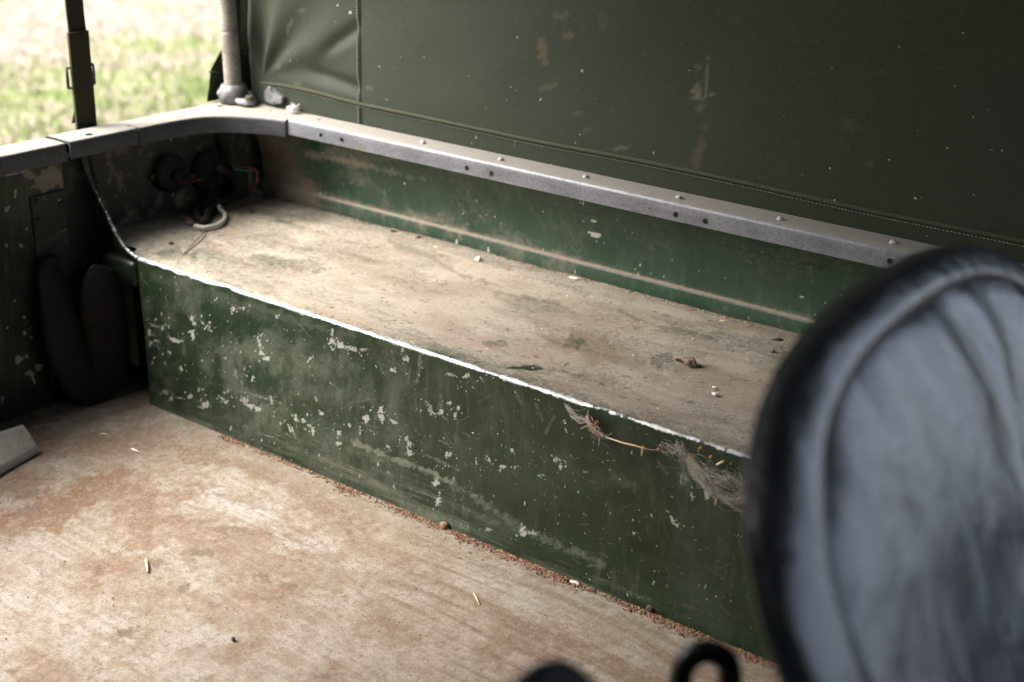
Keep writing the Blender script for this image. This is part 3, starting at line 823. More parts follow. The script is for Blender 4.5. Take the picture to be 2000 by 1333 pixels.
# ---- side capping: angle section with holes in the flange, rivets on top
YI, YO = 0.284, 0.331
def capping_bm(path_in, path_out, z, drop, th=0.0025):
    """folded strip: top plate between two paths, flange hanging from the inner path"""
    bm = bmesh.new()
    n = len(path_in)
    def V_(p, zz): return bm.verts.new((p[0], p[1], zz))
    def lerp(a, b, t): return (a[0] + (b[0] - a[0]) * t, a[1] + (b[1] - a[1]) * t)
    rows = []
    for a, b in zip(path_in, path_out):
        L = math.hypot(b[0] - a[0], b[1] - a[1]); e = 0.004 / L; e2 = th / L
        rows.append([V_(a, z - drop), V_(a, z - 0.0045), V_(lerp(a, b, e * 0.12), z - 0.0024), V_(lerp(a, b, e * 0.45), z - 0.0008), V_(lerp(a, b, e), z), V_(lerp(a, b, 0.5), z + 0.0004), V_(b, z), V_(b, z - th),
                     V_(lerp(a, b, e2 * 1.6), z - th - 0.002), V_(lerp(a, b, e2), z - 0.006), V_(lerp(a, b, e2), z - drop)])
    m = len(rows[0])
    for i in range(n - 1):
        for k in range(m):
            bm.faces.new((rows[i][k], rows[i + 1][k], rows[i + 1][(k + 1) % m], rows[i][(k + 1) % m]))
    bm.faces.new(rows[0]); bm.faces.new(rows[-1][::-1])
    bmesh.ops.recalc_face_normals(bm, faces=bm.faces)
    for f in bm.faces:
        if len(f.verts) == 4: f.smooth = True
    return bm


def shade_auto(me, ang=35):
    me.set_sharp_from_angle(angle=R(ang))


def cutter(center, axis, rx, L=0.02, ry=None, seg=14):
    bm = bmesh.new()
    bmesh.ops.create_cone(bm, cap_ends=True, segments=seg, radius1=rx, radius2=rx, depth=L)
    if ry:
        bmesh.ops.scale(bm, vec=(ry / rx, 1, 1), verts=bm.verts)
    if axis == 'y':
        bmesh.ops.rotate(bm, cent=(0, 0, 0), matrix=Matrix.Rotation(R(90), 3, 'X'), verts=bm.verts)
    bmesh.ops.translate(bm, vec=center, verts=bm.verts)
    return link('cut', bm_mesh('cut', bm))


xa, xb = 0.020, 1.14
cap = link('side_capping', bm_mesh('side_capping', capping_bm([(xa, YI + 0.001), (xa + .004, YI), (xb, YI)], [(xa, YO), (xa + .004, YO), (xb, YO)], HC, 0.024)), None, [MT['galv']])
cuts = []
for (px, py) in [(627, 265), (668, 274), (912, 329), (960, 340), (1320, 420), (1378, 433), (1738, 511)]:
    P = at(px, py, 'y', YI); cuts.append(cutter((P[0], YI, min(max(P[2], HC - 0.017), HC - 0.010)), 'y', 0.0039))
P = at(553, 242, 'y', YI); cuts.append(cutter((P[0] + .002, YI, HC - 0.011), 'y', 0.0022, 0.02, 0.007))
P = at(687, 250, 'z', HC)
cuts.append(cutter((0.060, 0.312, HC), 'z', 0.0028))
apply_bool(cap, cuts)
shade_auto(cap.data)
setloc(cap, body); cap.location = -Vector(body.location)
rivs = [at(px, py, 'z', HC) for (px, py) in [(826, 281), (978, 314), (1144, 348), (1326, 388), (1524, 430), (1744, 476)]]
rb = bmesh.new(); bmesh.ops.create_uvsphere(rb, u_segments=10, v_segments=6, radius=0.0047)
bmesh.ops.scale(rb, vec=(1, 1, 0.80), verts=rb.verts)
rme = bm_mesh('rivet', rb, True); rme.materials.append(MT['rivet'])
for P in rivs:
    o = bpy.data.objects.new('rivet', rme); COL.objects.link(o); o.parent = cap; o.location = (P[0], min(P[1], YO - 0.014), HC + 0.0010)

# ---- rear corner cappings (dull), two pieces with a joint
XI, XO = -0.100, -0.152
yj = 0.098
inn = [(XI, -0.022), (XI, yj - 0.0024)]; out_ = [(XO, -0.022), (XO, yj - 0.0006)]
c1 = part('rear_capping', bm_mesh('rear_capping', capping_bm(inn, out_, HC - 0.001, 0.025)), body, [MT['galv2']])
inn, out_ = [], []
curve = [(XI, yj + 0.0012), (XI + .0003, 0.140), (XI + 0.0035, 0.180), (XI + 0.012, 0.212), (XI + 0.030, 0.236), (XI + 0.060, 0.257), (-0.010, 0.272), (0.0178, 0.2805)]
outc = [(XO, yj + 0.0012), (XO, 0.16), (XO, 0.23), (XO + 0.002, 0.29), (XO + 0.010, 0.325), (XO + 0.04, 0.338), (-0.03, 0.340), (0.0175, 0.340)]
ci = smooth_path([(a, b, 0) for a, b in curve], 42); co_ = smooth_path([(a, b, 0) for a, b in outc], 42)
c2 = link('corner_capping', bm_mesh('corner_capping', capping_bm(ci, co_, HC - 0.0015, 0.026)), None, [MT['galv2']])
cuts = []
for (px, py, r0) in [(430, 206, 0.0058), (362, 221, 0.0026), (529, 215, 0.0026)]:
    P = at(px, py, 'z', HC); cuts.append(cutter((P[0], P[1], HC), 'z', r0))
apply_bool(c2, cuts); shade_auto(c2.data)
setloc(c2, body); c2.location = -Vector(body.location)
cuts = []
cc = c1
for (px, py, r0) in [(174, 262, 0.0062), (251, 245, 0.0028)]:
    P = at(px, py, 'z', HC); cuts.append(cutter((P[0], P[1], HC), 'z', r0))
cc.location = (0, 0, 0); cc.parent = None
apply_bool(cc, cuts); shade_auto(cc.data)
setloc(cc, body); cc.location = -Vector(body.location)

# ---- rear panel behind the corner, dirt caked, with the backs of the tail lamps
ys = np.arange(-0.005, 0.362, 0.004); zs = np.arange(H - 0.006, 0.372, 0.004)
Yg, Zg = np.meshgrid(ys, zs, indexing='ij')
Xg = np.full_like(Yg, -0.150) + (fbm(Yg * 20, Zg * 20, 171, 4) - 0.5) * 0.006
part('rear_panel', grid_mesh('rear_panel', np.stack([Xg, Yg, Zg], -1)), body, [MT['dirty']])
# corner pillar between the rear panel and the side panel
part('corner_pillar', bm_mesh('corner_pillar', box_bm(-0.149, -0.112, 0.285, 0.318, H, 0.372, 0.004)), body, [MT['dark']])

# ---- corner gusset: its worn free edge sweeps from the capping down into the box edge
ec = [at(px, py, 'y', 0.0) for (px, py) in [(163, 300), (168, 325), (176, 348), (190, 380), (205, 410), (222, 446), (238, 475), (252, 491), (268, 503)]]
ec = smooth_path(ec, 60)
rows = []
for i, E_ in enumerate(ec):
    t_ = i / (len(ec) - 1)
    zl = 0.372 + (0.185 - 0.372) * t_
    L_ = np.array([-0.122, 0.020, zl])
    row = [E_ + np.array([0.0005, 0.0035, -0.0]), E_ + np.array([0.0006, 0.0012, 0.0002]), E_ + np.array([0, -0.0006, 0]), E_ + np.array([-0.0050, -0.0004, -0.003])]
    for s_ in np.linspace(0.06, 1, 10):
        row.append(E_ * (1 - s_) + L_ * s_ + np.array([0, 0.010 * math.sin(s_ * math.pi), 0]))
    rows.append(row)
V = np.array(rows)
n0, n1 = V.shape[:2]
mtl = np.zeros((n0, n1)); tt_ = np.linspace(0, 1, n0)[:, None]
mtl[:, :4] = np.array([0.30, 0.52, 0.60, 0.42])[None] * (0.45 + 0.6 * tt_) + 0.30 * (fbm(V[:, :4, 2] * 45, V[:, :4, 0] * 20, 181, 4, 0.65) - 0.45)
gm = grid_mesh('corner_gusset', V, dict(metal=mtl, chip=np.zeros((n0, n1)), film=np.full((n0, n1), 0.05), dust=np.zeros((n0, n1)), stain=mtl * 0, dark=mtl * 0))
part('corner_gusset', gm, body, [MT['shaded_paint']])
# recess under the gusset
part('recess_wall', bm_mesh('recess_wall', box_bm(-0.13, -0.0005, 0.085, 0.095, -0.005, 0.225)), body, [MT['dark']])
part('box_end', bm_mesh('box_end', box_bm(-0.0004, 0.0004, 0.0022, 0.085, 0.0, 0.2275)), body, [MT['dark']])
part('corner_post', bm_mesh('corner_post', box_bm(-0.150, -0.121, -0.026, 0.020, -0.01, 0.358, 0.002)), body, [MT['dark']])
br = box_bm(-0.078, -0.003, -0.006, 0.05, 0.180, 0.2215, 0.009, 3)
part('chain_bracket', bm_mesh('chain_bracket', br, True), body, [MT['shaded_paint']])
part('rear_sill', bm_mesh('rear_sill', box_bm(-0.16, -0.02, -1.36, 0.09, -0.04, -0.006, 0.002)), body, [MT['dark']])

part('outer_skin', bm_mesh('outer_skin', box_bm(-0.158, -0.154, -0.03, 0.372, -0.35, 0.383)), body, [MT['dark']])
part('outer_skin', bm_mesh('outer_skin', box_bm(-0.158, 1.2, 0.372, 0.376, -0.35, 0.380)), body, [MT['dark']])
part('outer_skin', bm_mesh('outer_skin', box_bm(-0.158, 1.2, -1.372, -1.368, -0.35, 0.383)), body, [MT['dark']])

part('unseen_cab_side', bm_mesh('unseen_cab_side', box_bm(1.2, 2.3, 0.36, 0.376, -0.35, 0.52, 0.004)), body, [MT['dark']])  # cab sides out of view, added with heights set for the light
part('unseen_cab_side', bm_mesh('unseen_cab_side', box_bm(1.2, 2.3, -1.372, -1.356, -0.35, 0.62, 0.004)), body, [MT['dark']])
part('unseen_bulkhead', bm_mesh('unseen_bulkhead', box_bm(2.3, 2.34, -1.372, 0.376, -0.35, 0.50, 0.006)), body, [MT['dark']])  # unseen front wall, added; its height sets how much light enters

# ---- tail lamp backs and wiring (separate things on the rear panel)
def lamp(px, py, r0, depth, label):
    P = at(px, py, 'x', -0.145)
    t_ = thing('lamp_housing', label, 'lamp housing', (-0.150, P[1], P[2]))
    bm = bmesh.new()
    profile = [(0.0, r0), (depth * 0.7, r0), (depth * 0.9, r0 * 0.86), (depth, r0 * 0.55), (depth * 1.02, 0.0)]
    rings = []
    for (dx, q) in profile:
        rings.append([bm.verts.new((-0.149 + dx, P[1] + q * math.cos(a), P[2] + q * math.sin(a))) for a in [6.28318 * k / 24 for k in range(24)]] if q else [bm.verts.new((-0.149 + dx, P[1], P[2]))])
    for a, b in zip(rings[:-1], rings[1:]):
        for k in range(24):
            if len(b) == 1: bm.faces.new((a[k], a[(k + 1) % 24], b[0]))
            else: bm.faces.new((a[k], a[(k + 1) % 24], b[(k + 1) % 24], b[k]))
    part('cup', bm_mesh('cup', bm, True), t_, [MT['rubber']])
    tube('cable_boss', [(-0.149 + depth, P[1], P[2]), (-0.139 + depth, P[1], P[2] - 0.002)], 0.007, t_, MT['rubber'], 10)
    bmm = box_bm(-0.1495 + depth * 0.3, -0.1495 + depth * 0.5, P[1] - r0 * 1.25, P[1] + r0 * 1.25, P[2] - .004, P[2] + .004, .001)
    part('clip', bm_mesh('clip', bmm), t_, [MT['dark']])
    return t_


lamp(328, 338, 0.030, 0.020, 'round black rubber lamp back beside the gusset on the rear panel')
lamp(405, 335, 0.033, 0.026, 'larger round black lamp back near the corner pillar')

cable = thing('wiring_cable', 'looped black and pale cable lying on the dusty shelf corner', 'cable', at(410, 425, 'z', H))
pc = lambda px, py, z: at(px, py, 'z', z)
loop = [pc(430, 330, .30), pc(455, 345, .275), pc(462, 372, .252), pc(440, 392, .243), pc(418, 402, .240), pc(405, 418, .2375), pc(400, 432, .2365), pc(390, 436, .2365)]
tube('black_sheath', smooth_path(loop, 50), 0.0062, cable, MT['rubber'], 10)
loop = [pc(392, 433, .2365), pc(384, 420, .237), pc(390, 405, .240), pc(405, 395, .244), pc(415, 380, .25), pc(405, 352, .272)]
tube('black_sheath', smooth_path(loop, 40), 0.0055, cable, MT['rubber'], 10)
loop = [pc(381, 442, .2345), pc(398, 445, .2345), pc(420, 441, .2345), pc(436, 432, .2345), pc(439, 420, .2345), pc(432, 411, .2365), pc(428, 404, .240)]
tube('pale_cable', smooth_path(loop, 40), 0.0036, cable, MT['whitewire'], 10)
loop = [pc(450, 322, .300), pc(470, 326, .297), pc(494, 330, .296), pc(503, 336, .29)]
tube('red_wire', smooth_path(loop, 14), 0.0010, cable, MT['red'], 6)
loop = [pc(503, 338, .290), pc(503, 352, .28), pc(498, 362, .27), pc(490, 372, .255), pc(470, 380, .245)]
tube('red_wire', smooth_path(loop, 14), 0.0009, cable, MT['red'], 6)
loop = [pc(348, 356, .285), pc(358, 356, .285), pc(376, 355, .287), pc(396, 350, .29)]
tube('red_wire', smooth_path(loop, 14), 0.0010, cable, MT['red'], 6)
loop = [pc(455, 330, .294), pc(478, 334, .290), pc(505, 335, .291)]
tube('green_wire', smooth_path(loop, 14), 0.0010, cable, MT['greenwire'], 6)
bm = bmesh.new()
for i in range(16):
    P = pc(374 + random.uniform(-4, 6), 434 + random.uniform(-7, 7), H + 0.004)
    d_ = np.array([random.uniform(-.012, .002), random.uniform(-.010, .004), random.uniform(-.003, .006)])
    tube_into(bm, [P, P + d_ * 0.5 + np.array([0, 0, .002]), P + d_], 0.0006, 4)
part('frayed_strands', bm_mesh('frayed_strands', bm), cable, [MT['twig']])
tg_ = [pc(402, 446, H + .003), pc(390, 462, H + .003), pc(374, 478, H + .0022), pc(360, 495, H + .0015)]
tag(tube('dry_stalk', smooth_path(tg_, 12), [0.0016] * 4 + [0.0013] * 5 + [0.0007] * 10 if False else 0.0011, None, MT['twig'], 6), 'thin dry stalk poking out from under the pale cable loop', 'stalk')

# ================================================================== TAILGATE
tg = thing('tailgate', 'closed dark green tailgate with chipped paint and dull metal capping', 'tailgate', (-0.13, -0.45, 0.0))
XT = -0.108
ys = np.concatenate([np.linspace(-0.92, -0.24, 30)[:-1], np.arange(-0.24, -0.0335, 0.002)]); zs = np.arange(0.002, 0.364, 0.002)
Yg, Zg = np.meshgrid(ys, zs, indexing='ij')
Xg = np.full_like(Yg, XT) + (fbm(Yg * 8, Zg * 8, 191, 3) - 0.5) * 0.003
PX, PY = topix(np.stack([Xg, Yg, Zg], -1))
chip = np.zeros_like(Yg)
for i, (cx, cy, rx, ry, an) in enumerate([(30, 378, 3, 9, 5), (29, 384, 4, 4, 0), (15, 408, 5, 7, 20), (53, 447, 3, 3, 0), (12, 480, 4, 6, 0), (42, 481, 4, 4, 0), (25, 560, 2, 2, 0), (28, 588, 2.5, 3, 0), (38, 703, 8, 7, -30), (52, 697, 4, 4, 0), (75, 718, 8, 7, -40), (58, 730, 9, 5, 0), (66, 745, 3, 9, -20),
                                         (48, 650, 4, 4, 0), (86, 393, 4, 5, 0), (103, 457, 3, 7, -10), (48, 620, 3, 3, 0), (5, 780, 4, 8, 0), (93, 386, 2, 2, 0), (20, 340, 14, 5, -10), (45, 335, 8, 3, -20), (80, 620, 3, 5, 10), (60, 660, 3, 3, 0), (8, 340, 8, 5, 0), (14, 640, 3, 3, 0)]):
    chip = np.maximum(chip, 0.8 * ell(PX, PY, cx, cy, rx, ry, an, i, 0.7, 0.25))
dust = 0.75 * np.maximum(ell(PX, PY, 95, 347, 34, 22, -12, 1, 0.8, 0.08), ell(PX, PY, 58, 342, 14, 8, 40, 2, 0.8, 0.1))
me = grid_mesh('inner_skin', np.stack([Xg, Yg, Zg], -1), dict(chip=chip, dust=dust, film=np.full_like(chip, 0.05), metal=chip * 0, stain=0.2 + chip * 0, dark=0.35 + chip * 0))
part('inner_skin', me, tg, [MT['shaded_paint']])
part('core', bm_mesh('core', box_bm(-0.148, XT - 0.003, -0.922, -0.031, -0.03, 0.3655, 0.001)), tg, [MT['dark']])
cp = capping_bm([(XI - 0.0015, -0.93), (XI - 0.0015, -0.0285)], [(XO, -0.93), (XO, -0.0285)], HC - 0.002, 0.026)
cpo = link('capping', bm_mesh('capping', cp), None, [MT['galv2']])
P = at(37, 274, 'z', HC)
apply_bool(cpo, [cutter((P[0], P[1], HC), 'z', 0.0055)]); shade_auto(cpo.data)
cpo.parent = tg; cpo.location = -Vector(tg.location)
# vertical stiffener plate with its rivets and the chain eye
pA = at(56, 378, 'x', XT); pB = at(133, 370, 'x', XT)
stf = part('stiffener_plate', bm_mesh('stiffener_plate', box_bm(XT - 0.001, XT + 0.004, pA[1], -0.036, 0.022, 0.318, 0.0012)), tg, [MT['dark']])
sme = rme.copy(); sme.materials[0] = MT['dark']
for (px, py) in [(70, 395), (72, 432), (120, 400), (60, 640), (110, 700)]:
    P = at(px, py, 'x', XT + 0.004); o = bpy.data.objects.new('rivet', sme); COL.objects.link(o); o.parent = stf; o.location = P
    o.rotation_euler = (0, R(90), 0)
P = at(88, 507, 'x', XT + 0.004)
bm = bmesh.new(); bmesh.ops.create_uvsphere(bm, u_segments=16, v_segments=10, radius=0.013)
bmesh.ops.scale(bm, vec=(0.9, 1.35, 0.62), verts=bm.verts); bmesh.ops.translate(bm, vec=(P[0] + 0.008, P[1], P[2]), verts=bm.verts)
part('chain_eye', bm_mesh('chain_eye', bm, True), tg, [MT['rubber']])

# chain sleeve hanging in a U
sp_ = [at(px, py, 'x', xx) for (px, py, xx) in [(90, 512, -.092), (104, 570, -.086), (122, 650, -.080), (148, 722, -.074), (178, 752, -.070), (203, 735, -.068), (212, 690, -.066), (205, 630, -.062), (196, 575, -.058), (198, 535, -.054), (204, 522, -.05)]]
sl_ = tube('chain_sleeve', smooth_path(sp_, 60), [0.012 + 0.014 * min(1, i / 14, (60 - i) / 14 if i < 60 else 0.05) for i in range(len(smooth_path(sp_, 60)))], None, MT['rubber'], 16, (0.5, 1.3))
tag(sl_, 'black rubber sleeve hanging in a U between tailgate and corner bracket', 'chain sleeve')

# grey wedge block on the floor
b0, b1 = at(-60, 966, 'z', 0.001), at(80, 886, 'z', 0.001)
zt_ = 0.046
t0, t1 = at(-60, 862, 'z', zt_), at(52, 829, 'z', zt_)
b0 = b0 + (b0 - b1) * 0.8; t0 = t0 + (t0 - t1) * 1.0
bm = bmesh.new()
vb = [bm.verts.new(p) for p in (b0, b1, (t1[0] - .004, t1[1] + .012, 0.001), (t0[0] - .004, t0[1], 0.001))]
vt = [bm.verts.new(p) for p in (t0, t1)]
m0 = bm.verts.new((b0[0] - 0.002, b0[1], 0.012)); m1 = bm.verts.new((b1[0] - 0.002, b1[1] + 0.001, 0.010))
bm.faces.new((vb[3], vb[2], vb[1], vb[0])); bm.faces.new((vb[0], vb[1], m1, m0)); bm.faces.new((m0, m1, vt[1], vt[0]))
bm.faces.new((vt[0], vt[1], vb[2], vb[3])); bm.faces.new((vb[1], vb[2], vt[1], m1)); bm.faces.new((vb[0], m0, vt[0], vb[3]))
bmesh.ops.recalc_face_normals(bm, faces=bm.faces)
bmesh.ops.bevel(bm, geom=list(bm.edges), offset=0.005, segments=3, affect='EDGES', profile=0.5)
tag(link('wedge_block', bm_mesh('wedge_block', bm, True), None, [MT['wood']]), 'grey wedge-shaped block on the floor against the tailgate', 'block')

# ================================================================== CANVAS HOOD
hood = thing('canvas_hood', 'olive canvas hood side with corded seam and dirt marks', 'canvas hood', (0.5, 0.34, HC))
YC = 0.3335
xs = np.concatenate([np.arange(-0.156, 0.16, 0.0025), np.arange(0.16, 1.16, 0.004), np.arange(1.16, 1.5, 0.02)]); zs = np.concatenate([np.arange(HC - 0.022, 0.62, 0.004), np.linspace(0.63, 1.18, 40)])
X, Z = np.meshgrid(xs, zs, indexing='ij')


def ycanvas(X, Z):
    Y = YC + 0.0 * X - 0.035 * sstep(0.5, 1.2, Z) + 0.004 * np.sin(X * 5 + 1) * sstep(0.42, 0.7, Z)
    # folds fanning up from the corner near the pole foot
    u = X + 0.085; v = Z - 0.425
    ang = np.arctan2(u, np.maximum(v, 0.002))
    k = sstep(0.0, 0.05, v) * sstep(0.135, 0.03, X)
    Y = Y + k * 0.0042 * np.cos(ang * 5.0 + 0.6) * np.exp(-np.maximum(u, 0) / 0.16)
    Y = Y + k * 0.0035 * np.cos(ang * 9.0) * sstep(.2, .05, v)
    # soft diagonal dents
    Y = Y + 0.004 * np.exp(-(((X - 0.10) * 0.6 + (Z - 0.515) * -1.0) / 0.012) ** 2) * sstep(0.03, 0.08, X) * sstep(0.135, 0.118, X)
    Y = Y + 0.005 * np.exp(-((Z - 0.447 + 0.1 * (X - .06)) / 0.010) ** 2) * sstep(0.0, 0.05, X) * sstep(0.135, 0.118, X)
    Y = Y + 0.006 * (fbm(X * 5, Z * 5, 201, 3) - 0.5) * sstep(0.42, 0.5, Z)
    # rear edge turns outwards round the corner
    Y = Y + 0.06 * sstep(-0.104, -0.156, X) ** 1.3
    return Y


Y = ycanvas(X, Z)
PX, PY = topix(np.stack([X, Y, Z], -1))
mark = np.zeros_like(X); bmk = np.zeros_like(X)
for i, (cx, cy, rx, ry, an, st) in enumerate([(1362, 183, 10, 16, 10, .6), (1380, 160, 2, 45, 2, .5), (1383, 186, 10, 3, 0, .8), (1366, 210, 8, 8, 0, .35), (1215, 290, 16, 4, -10, .45), (1070, 170, 20, 5, -15, .25), (1145, 255, 12, 6, -10, .2), (1130, 222, 8, 5, 0, .15), (720, 172, 6, 6, 0, .3), (1110, 70, 10, 7, 0, .25), (1365, 130, 5, 6, 0, .3), (566, 50, 4, 14, 20, .3), (580, 165, 6, 5, 0, .3), (1660, 245, 16, 12, 0, .12), (1700, 320, 10, 10, 0, .15), (545, 130, 3, 6, 20, .3), (590, 20, 8, 4, 0, .3)]):
    mark = np.maximum(mark, st * ell(PX, PY, cx, cy, rx, ry, an, i, 0.8, 0.15))
for i, (cx, cy, rx, ry, an, st) in enumerate([(1060, 100, 9, 24, -12, .6), (1095, 32, 14, 8, 0, .4), (1115, 70, 6, 6, 0, .5), (1365, 300, 10, 40, 12, .45), (1180, 40, 10, 20, 0, .2)]):
    bmk = np.maximum(bmk, st * ell(PX, PY, cx, cy, rx, ry, an, i, 0.9, 0.08))
# dense grid wanted for the marks: second, finer attribute comes from shader noise
part('side_curtain', grid_mesh('side_curtain', np.stack([X, Y, Z], -1), dict(mark=mark, brownmark=bmk), flip=True), hood, [MT['canvas']])
# cord seam and stitches
bead_px = [(512, 163), (540, 166), (575, 172), (620, 182), (700, 203), (800, 224), (950, 256), (1050, 277), (1200, 305), (1300, 325), (1450, 357), (1650, 402), (1800, 433), (1965, 466), (2060, 486)]
bead = []
for (px, py) in bead_px:
    P = at(px, py, 'y', YC); yy = float(ycanvas(np.array([P[0]]), np.array([P[2]]))[0])
    bead.append(at(px, py, 'y', yy - 0.0005))
bead = smooth_path(bead, 160)
cord = tube('corded_seam', bead, 0.0030, hood, MT['rope'], 8)
bm = bmesh.new()
L = 0; prev = None; acc = 0
dense = smooth_path(bead[::4], 1500)
for a, b in zip(dense[:-1], dense[1:]):
    L += np.linalg.norm(b - a)
    if L > 0.0040:
        L = 0
        d_ = (b - a) / np.linalg.norm(b - a)
        c = b + np.array([0, -0.0012, -0.0048])
        c[1] = ycanvas(np.array([c[0]]), np.array([c[2]]))[0] - 0.0006
        tube_into(bm, [c - d_ * 0.0013, c + d_ * 0.0013], 0.00075, 5)
so = part('stitching', bm_mesh('stitching', bm), hood, [MT['stitch']]); so['kind'] = 'stuff'
# lap seam with stitches down the curtain
xsm = 0.1235
zz = np.arange(HC - 0.01, 0.80, 0.0046)
bm = bmesh.new()
for i, z in enumerate(zz):
    y = ycanvas(np.array([xsm]), np.array([z]))[0]
    tube_into(bm, [(xsm - 0.0010, y - 0.0016, z - 0.0012), (xsm + 0.0010, y - 0.0016, z + 0.0014)], 0.0010, 5)
so = part('stitching', bm_mesh('stitching', bm), hood, [MT['stitch']]); so['kind'] = 'stuff'
zg = np.linspace(HC - 0.015, 1.15, 160); xg = np.array([xsm - 0.0035, xsm - 0.0033, xsm, xsm + 0.0015, xsm + 0.0045, xsm + 0.006])
Xs, Zs = np.meshgrid(xg, zg, indexing='ij'); off = np.array([0.001, -0.0010, -0.0012, -0.0004, -0.0014, 0.001])[:, None]
Ys = ycanvas(Xs, Zs) + off
part('lap_seam', grid_mesh('lap_seam', np.stack([Xs, Ys, Zs], -1), dict(mark=Xs * 0, brownmark=Xs * 0), flip=True), hood, [MT['canvas']])
# roof
xs = np.linspace(-0.16, 2.35, 60); ys = np.linspace(-1.50, 0.30, 40)
X, Y = np.meshgrid(xs, ys, indexing='ij')
Zr = 1.26 - 0.085 * ((Y + 0.6) / 0.9) ** 4 + 0.008 * np.sin(X * 9)
part('roof', grid_mesh('roof', np.stack([X, Y, Zr], -1), dict(mark=X * 0, brownmark=X * 0)), hood, [MT['canvas']])
xs = np.linspace(-0.14, 2.30, 60); zs = np.linspace(HC - 0.02, 1.20, 24)
X, Z = np.meshgrid(xs, zs, indexing='ij')
part('side_curtain', grid_mesh('side_curtain', np.stack([X, -1.36 + 0.05 * sstep(0.5, 1.2, Z) + 0.006 * np.sin(X * 11), Z], -1), dict(mark=X * 0, brownmark=X * 0)), hood, [MT['canvas']])  # near-side curtain out of view, added to darken the interior
# rear edge flap seen past the pole
fl = [at(px, py, 'x', -0.166) for (px, py) in [(404, 200), (408, 170), (411, 137), (424, 112), (440, 88), (450, 40), (452, 0), (454, -120)]]
rows = []
for P in fl:
    rows.append([P + np.array([0.0, 0, 0]), P + np.array([-0.001, 0.004, 0]), P + np.array([0.0, 0.03, 0]), np.array([-0.160, 0.362, P[2]]), np.array([-0.150, 0.396, P[2]])])
part('rear_flap', grid_mesh('rear_flap', np.array(rows), dict(mark=np.zeros((len(rows), 5)), brownmark=np.zeros((len(rows), 5)))), hood, [MT['canvas']])
hp = [at(px, py, 'x', -0.164) for (px, py) in [(409, 141), (425, 142), (442, 143)]]
part('flap_hem', bm_mesh('flap_hem', (lambda b: (tube_into(b, hp, 0.0018, 6), b)[1])(bmesh.new())), hood, [MT['rope']])
# triangular corner plate with rivets
tp = [at(px, py, 'y', 0.329) for (px, py) in [(526, 167), (556, 190), (551, 203), (535, 205), (519, 197), (517, 180)]]
bm = bmesh.new()
fv = [bm.verts.new(p + np.array([0, -0.003, 0])) for p in tp]; bv = [bm.verts.new(p + np.array([0, 0.004, 0])) for p in tp]
bm.faces.new(fv); bm.faces.new(bv[::-1])
for k in range(6): bm.faces.new((fv[k], bv[k], bv[(k + 1) % 6], fv[(k + 1) % 6]))
bmesh.ops.recalc_face_normals(bm, faces=bm.faces)
bmesh.ops.bevel(bm, geom=list(bm.edges), offset=0.0012, segments=2, affect='EDGES')
pl = part('corner_plate', bm_mesh('corner_plate', bm), hood, [MT['cast']])
cme = rme.copy(); cme.materials[0] = MT['cast']
for (px, py) in [(528, 174), (550, 192), (534, 200)]:
    P = at(px, py, 'y', 0.326); o = bpy.data.objects.new('rivet', cme); COL.objects.link(o); o.parent = pl; o.location = P; o.scale = (.6, .6, .6)
    o.rotation_euler = (R(90), 0, 0)

# ================================================================== HOOD STICK
pb = at(457, 190, 'z', HC + 0.008)
pt = at(443.5, 0, 'y', pb[1] - 0.004)
hs = thing('hood_stick', 'rusty grey hood support pole clamped to the rear corner', 'pole', (pb[0], pb[1], HC))
dirp = (pt - pb) / np.linalg.norm(pt - pb)
top = pb + dirp * 0.80
pth = [pb, pb + dirp * .1, pt, pb + dirp * 0.6, top, top + np.array([0, -0.06, 0.035]), top + np.array([0, -0.2, 0.05]), top + np.array([0, -0.7, 0.055]), top + np.array([0, -1.2, 0.05])]
tube('pole', smooth_path(pth, 48), 0.0135, hs, MT['tube'], 20)
# cast socket clamp
cpx = [at(px, py, 'z', HC) for (px, py) in [(434, 191), (450, 203), (475, 210), (497, 210), (505, 203), (500, 192), (478, 186), (452, 180)]]
bm = bmesh.new()
cen = np.mean(cpx, axis=0)
lo_ = [bm.verts.new(p) for p in cpx]
md_ = [bm.verts.new(p + np.array([0, 0, 0.008 if i in (2, 3, 4, 5) else 0.015])) for i, p in enumerate(cpx)]
bm.faces.new(lo_); bm.faces.new(md_[::-1])
for k in range(8): bm.faces.new((lo_[k], md_[k], md_[(k + 1) % 8], lo_[(k + 1) % 8]))
bmesh.ops.recalc_face_normals(bm, faces=bm.faces)
bmesh.ops.bevel(bm, geom=list(bm.edges), offset=0.0025, segments=3, affect='EDGES')
sk = part('socket', bm_mesh('socket', bm, True), hs, [MT['cast']])
cpts = [pb + dirp * k for k in (-.006, 0.010, 0.020, 0.0215)]
tube('collar', cpts, [0.024, 0.0225, 0.0195, 0.015], hs, MT['cast'], 22)


def hexbolt(P, r0, h0, parent, mat, axis='z'):
    bm = bmesh.new(); bmesh.ops.create_cone(bm, cap_ends=True, segments=6, radius1=r0, radius2=r0 * 0.95, depth=h0)
    bmesh.ops.bevel(bm, geom=list(bm.edges), offset=r0 * .12, segments=1, affect='EDGES')
    if axis == 'x': bmesh.ops.rotate(bm, cent=(0, 0, 0), matrix=Matrix.Rotation(R(90), 3, 'Y'), verts=bm.verts)
    bmesh.ops.translate(bm, vec=(P[0], P[1], P[2]), verts=bm.verts)
    return part('bolt', bm_mesh('bolt', bm), parent, [mat])


P = at(487, 187, 'z', HC + 0.016); hexbolt((P[0], P[1], HC + 0.0115), 0.0070, 0.008, hs, MT['frame'])
P = at(435, 178, 'z', HC + 0.016); hexbolt((P[0], P[1], HC + 0.012), 0.0085, 0.012, hs, MT['cast'], 'x')

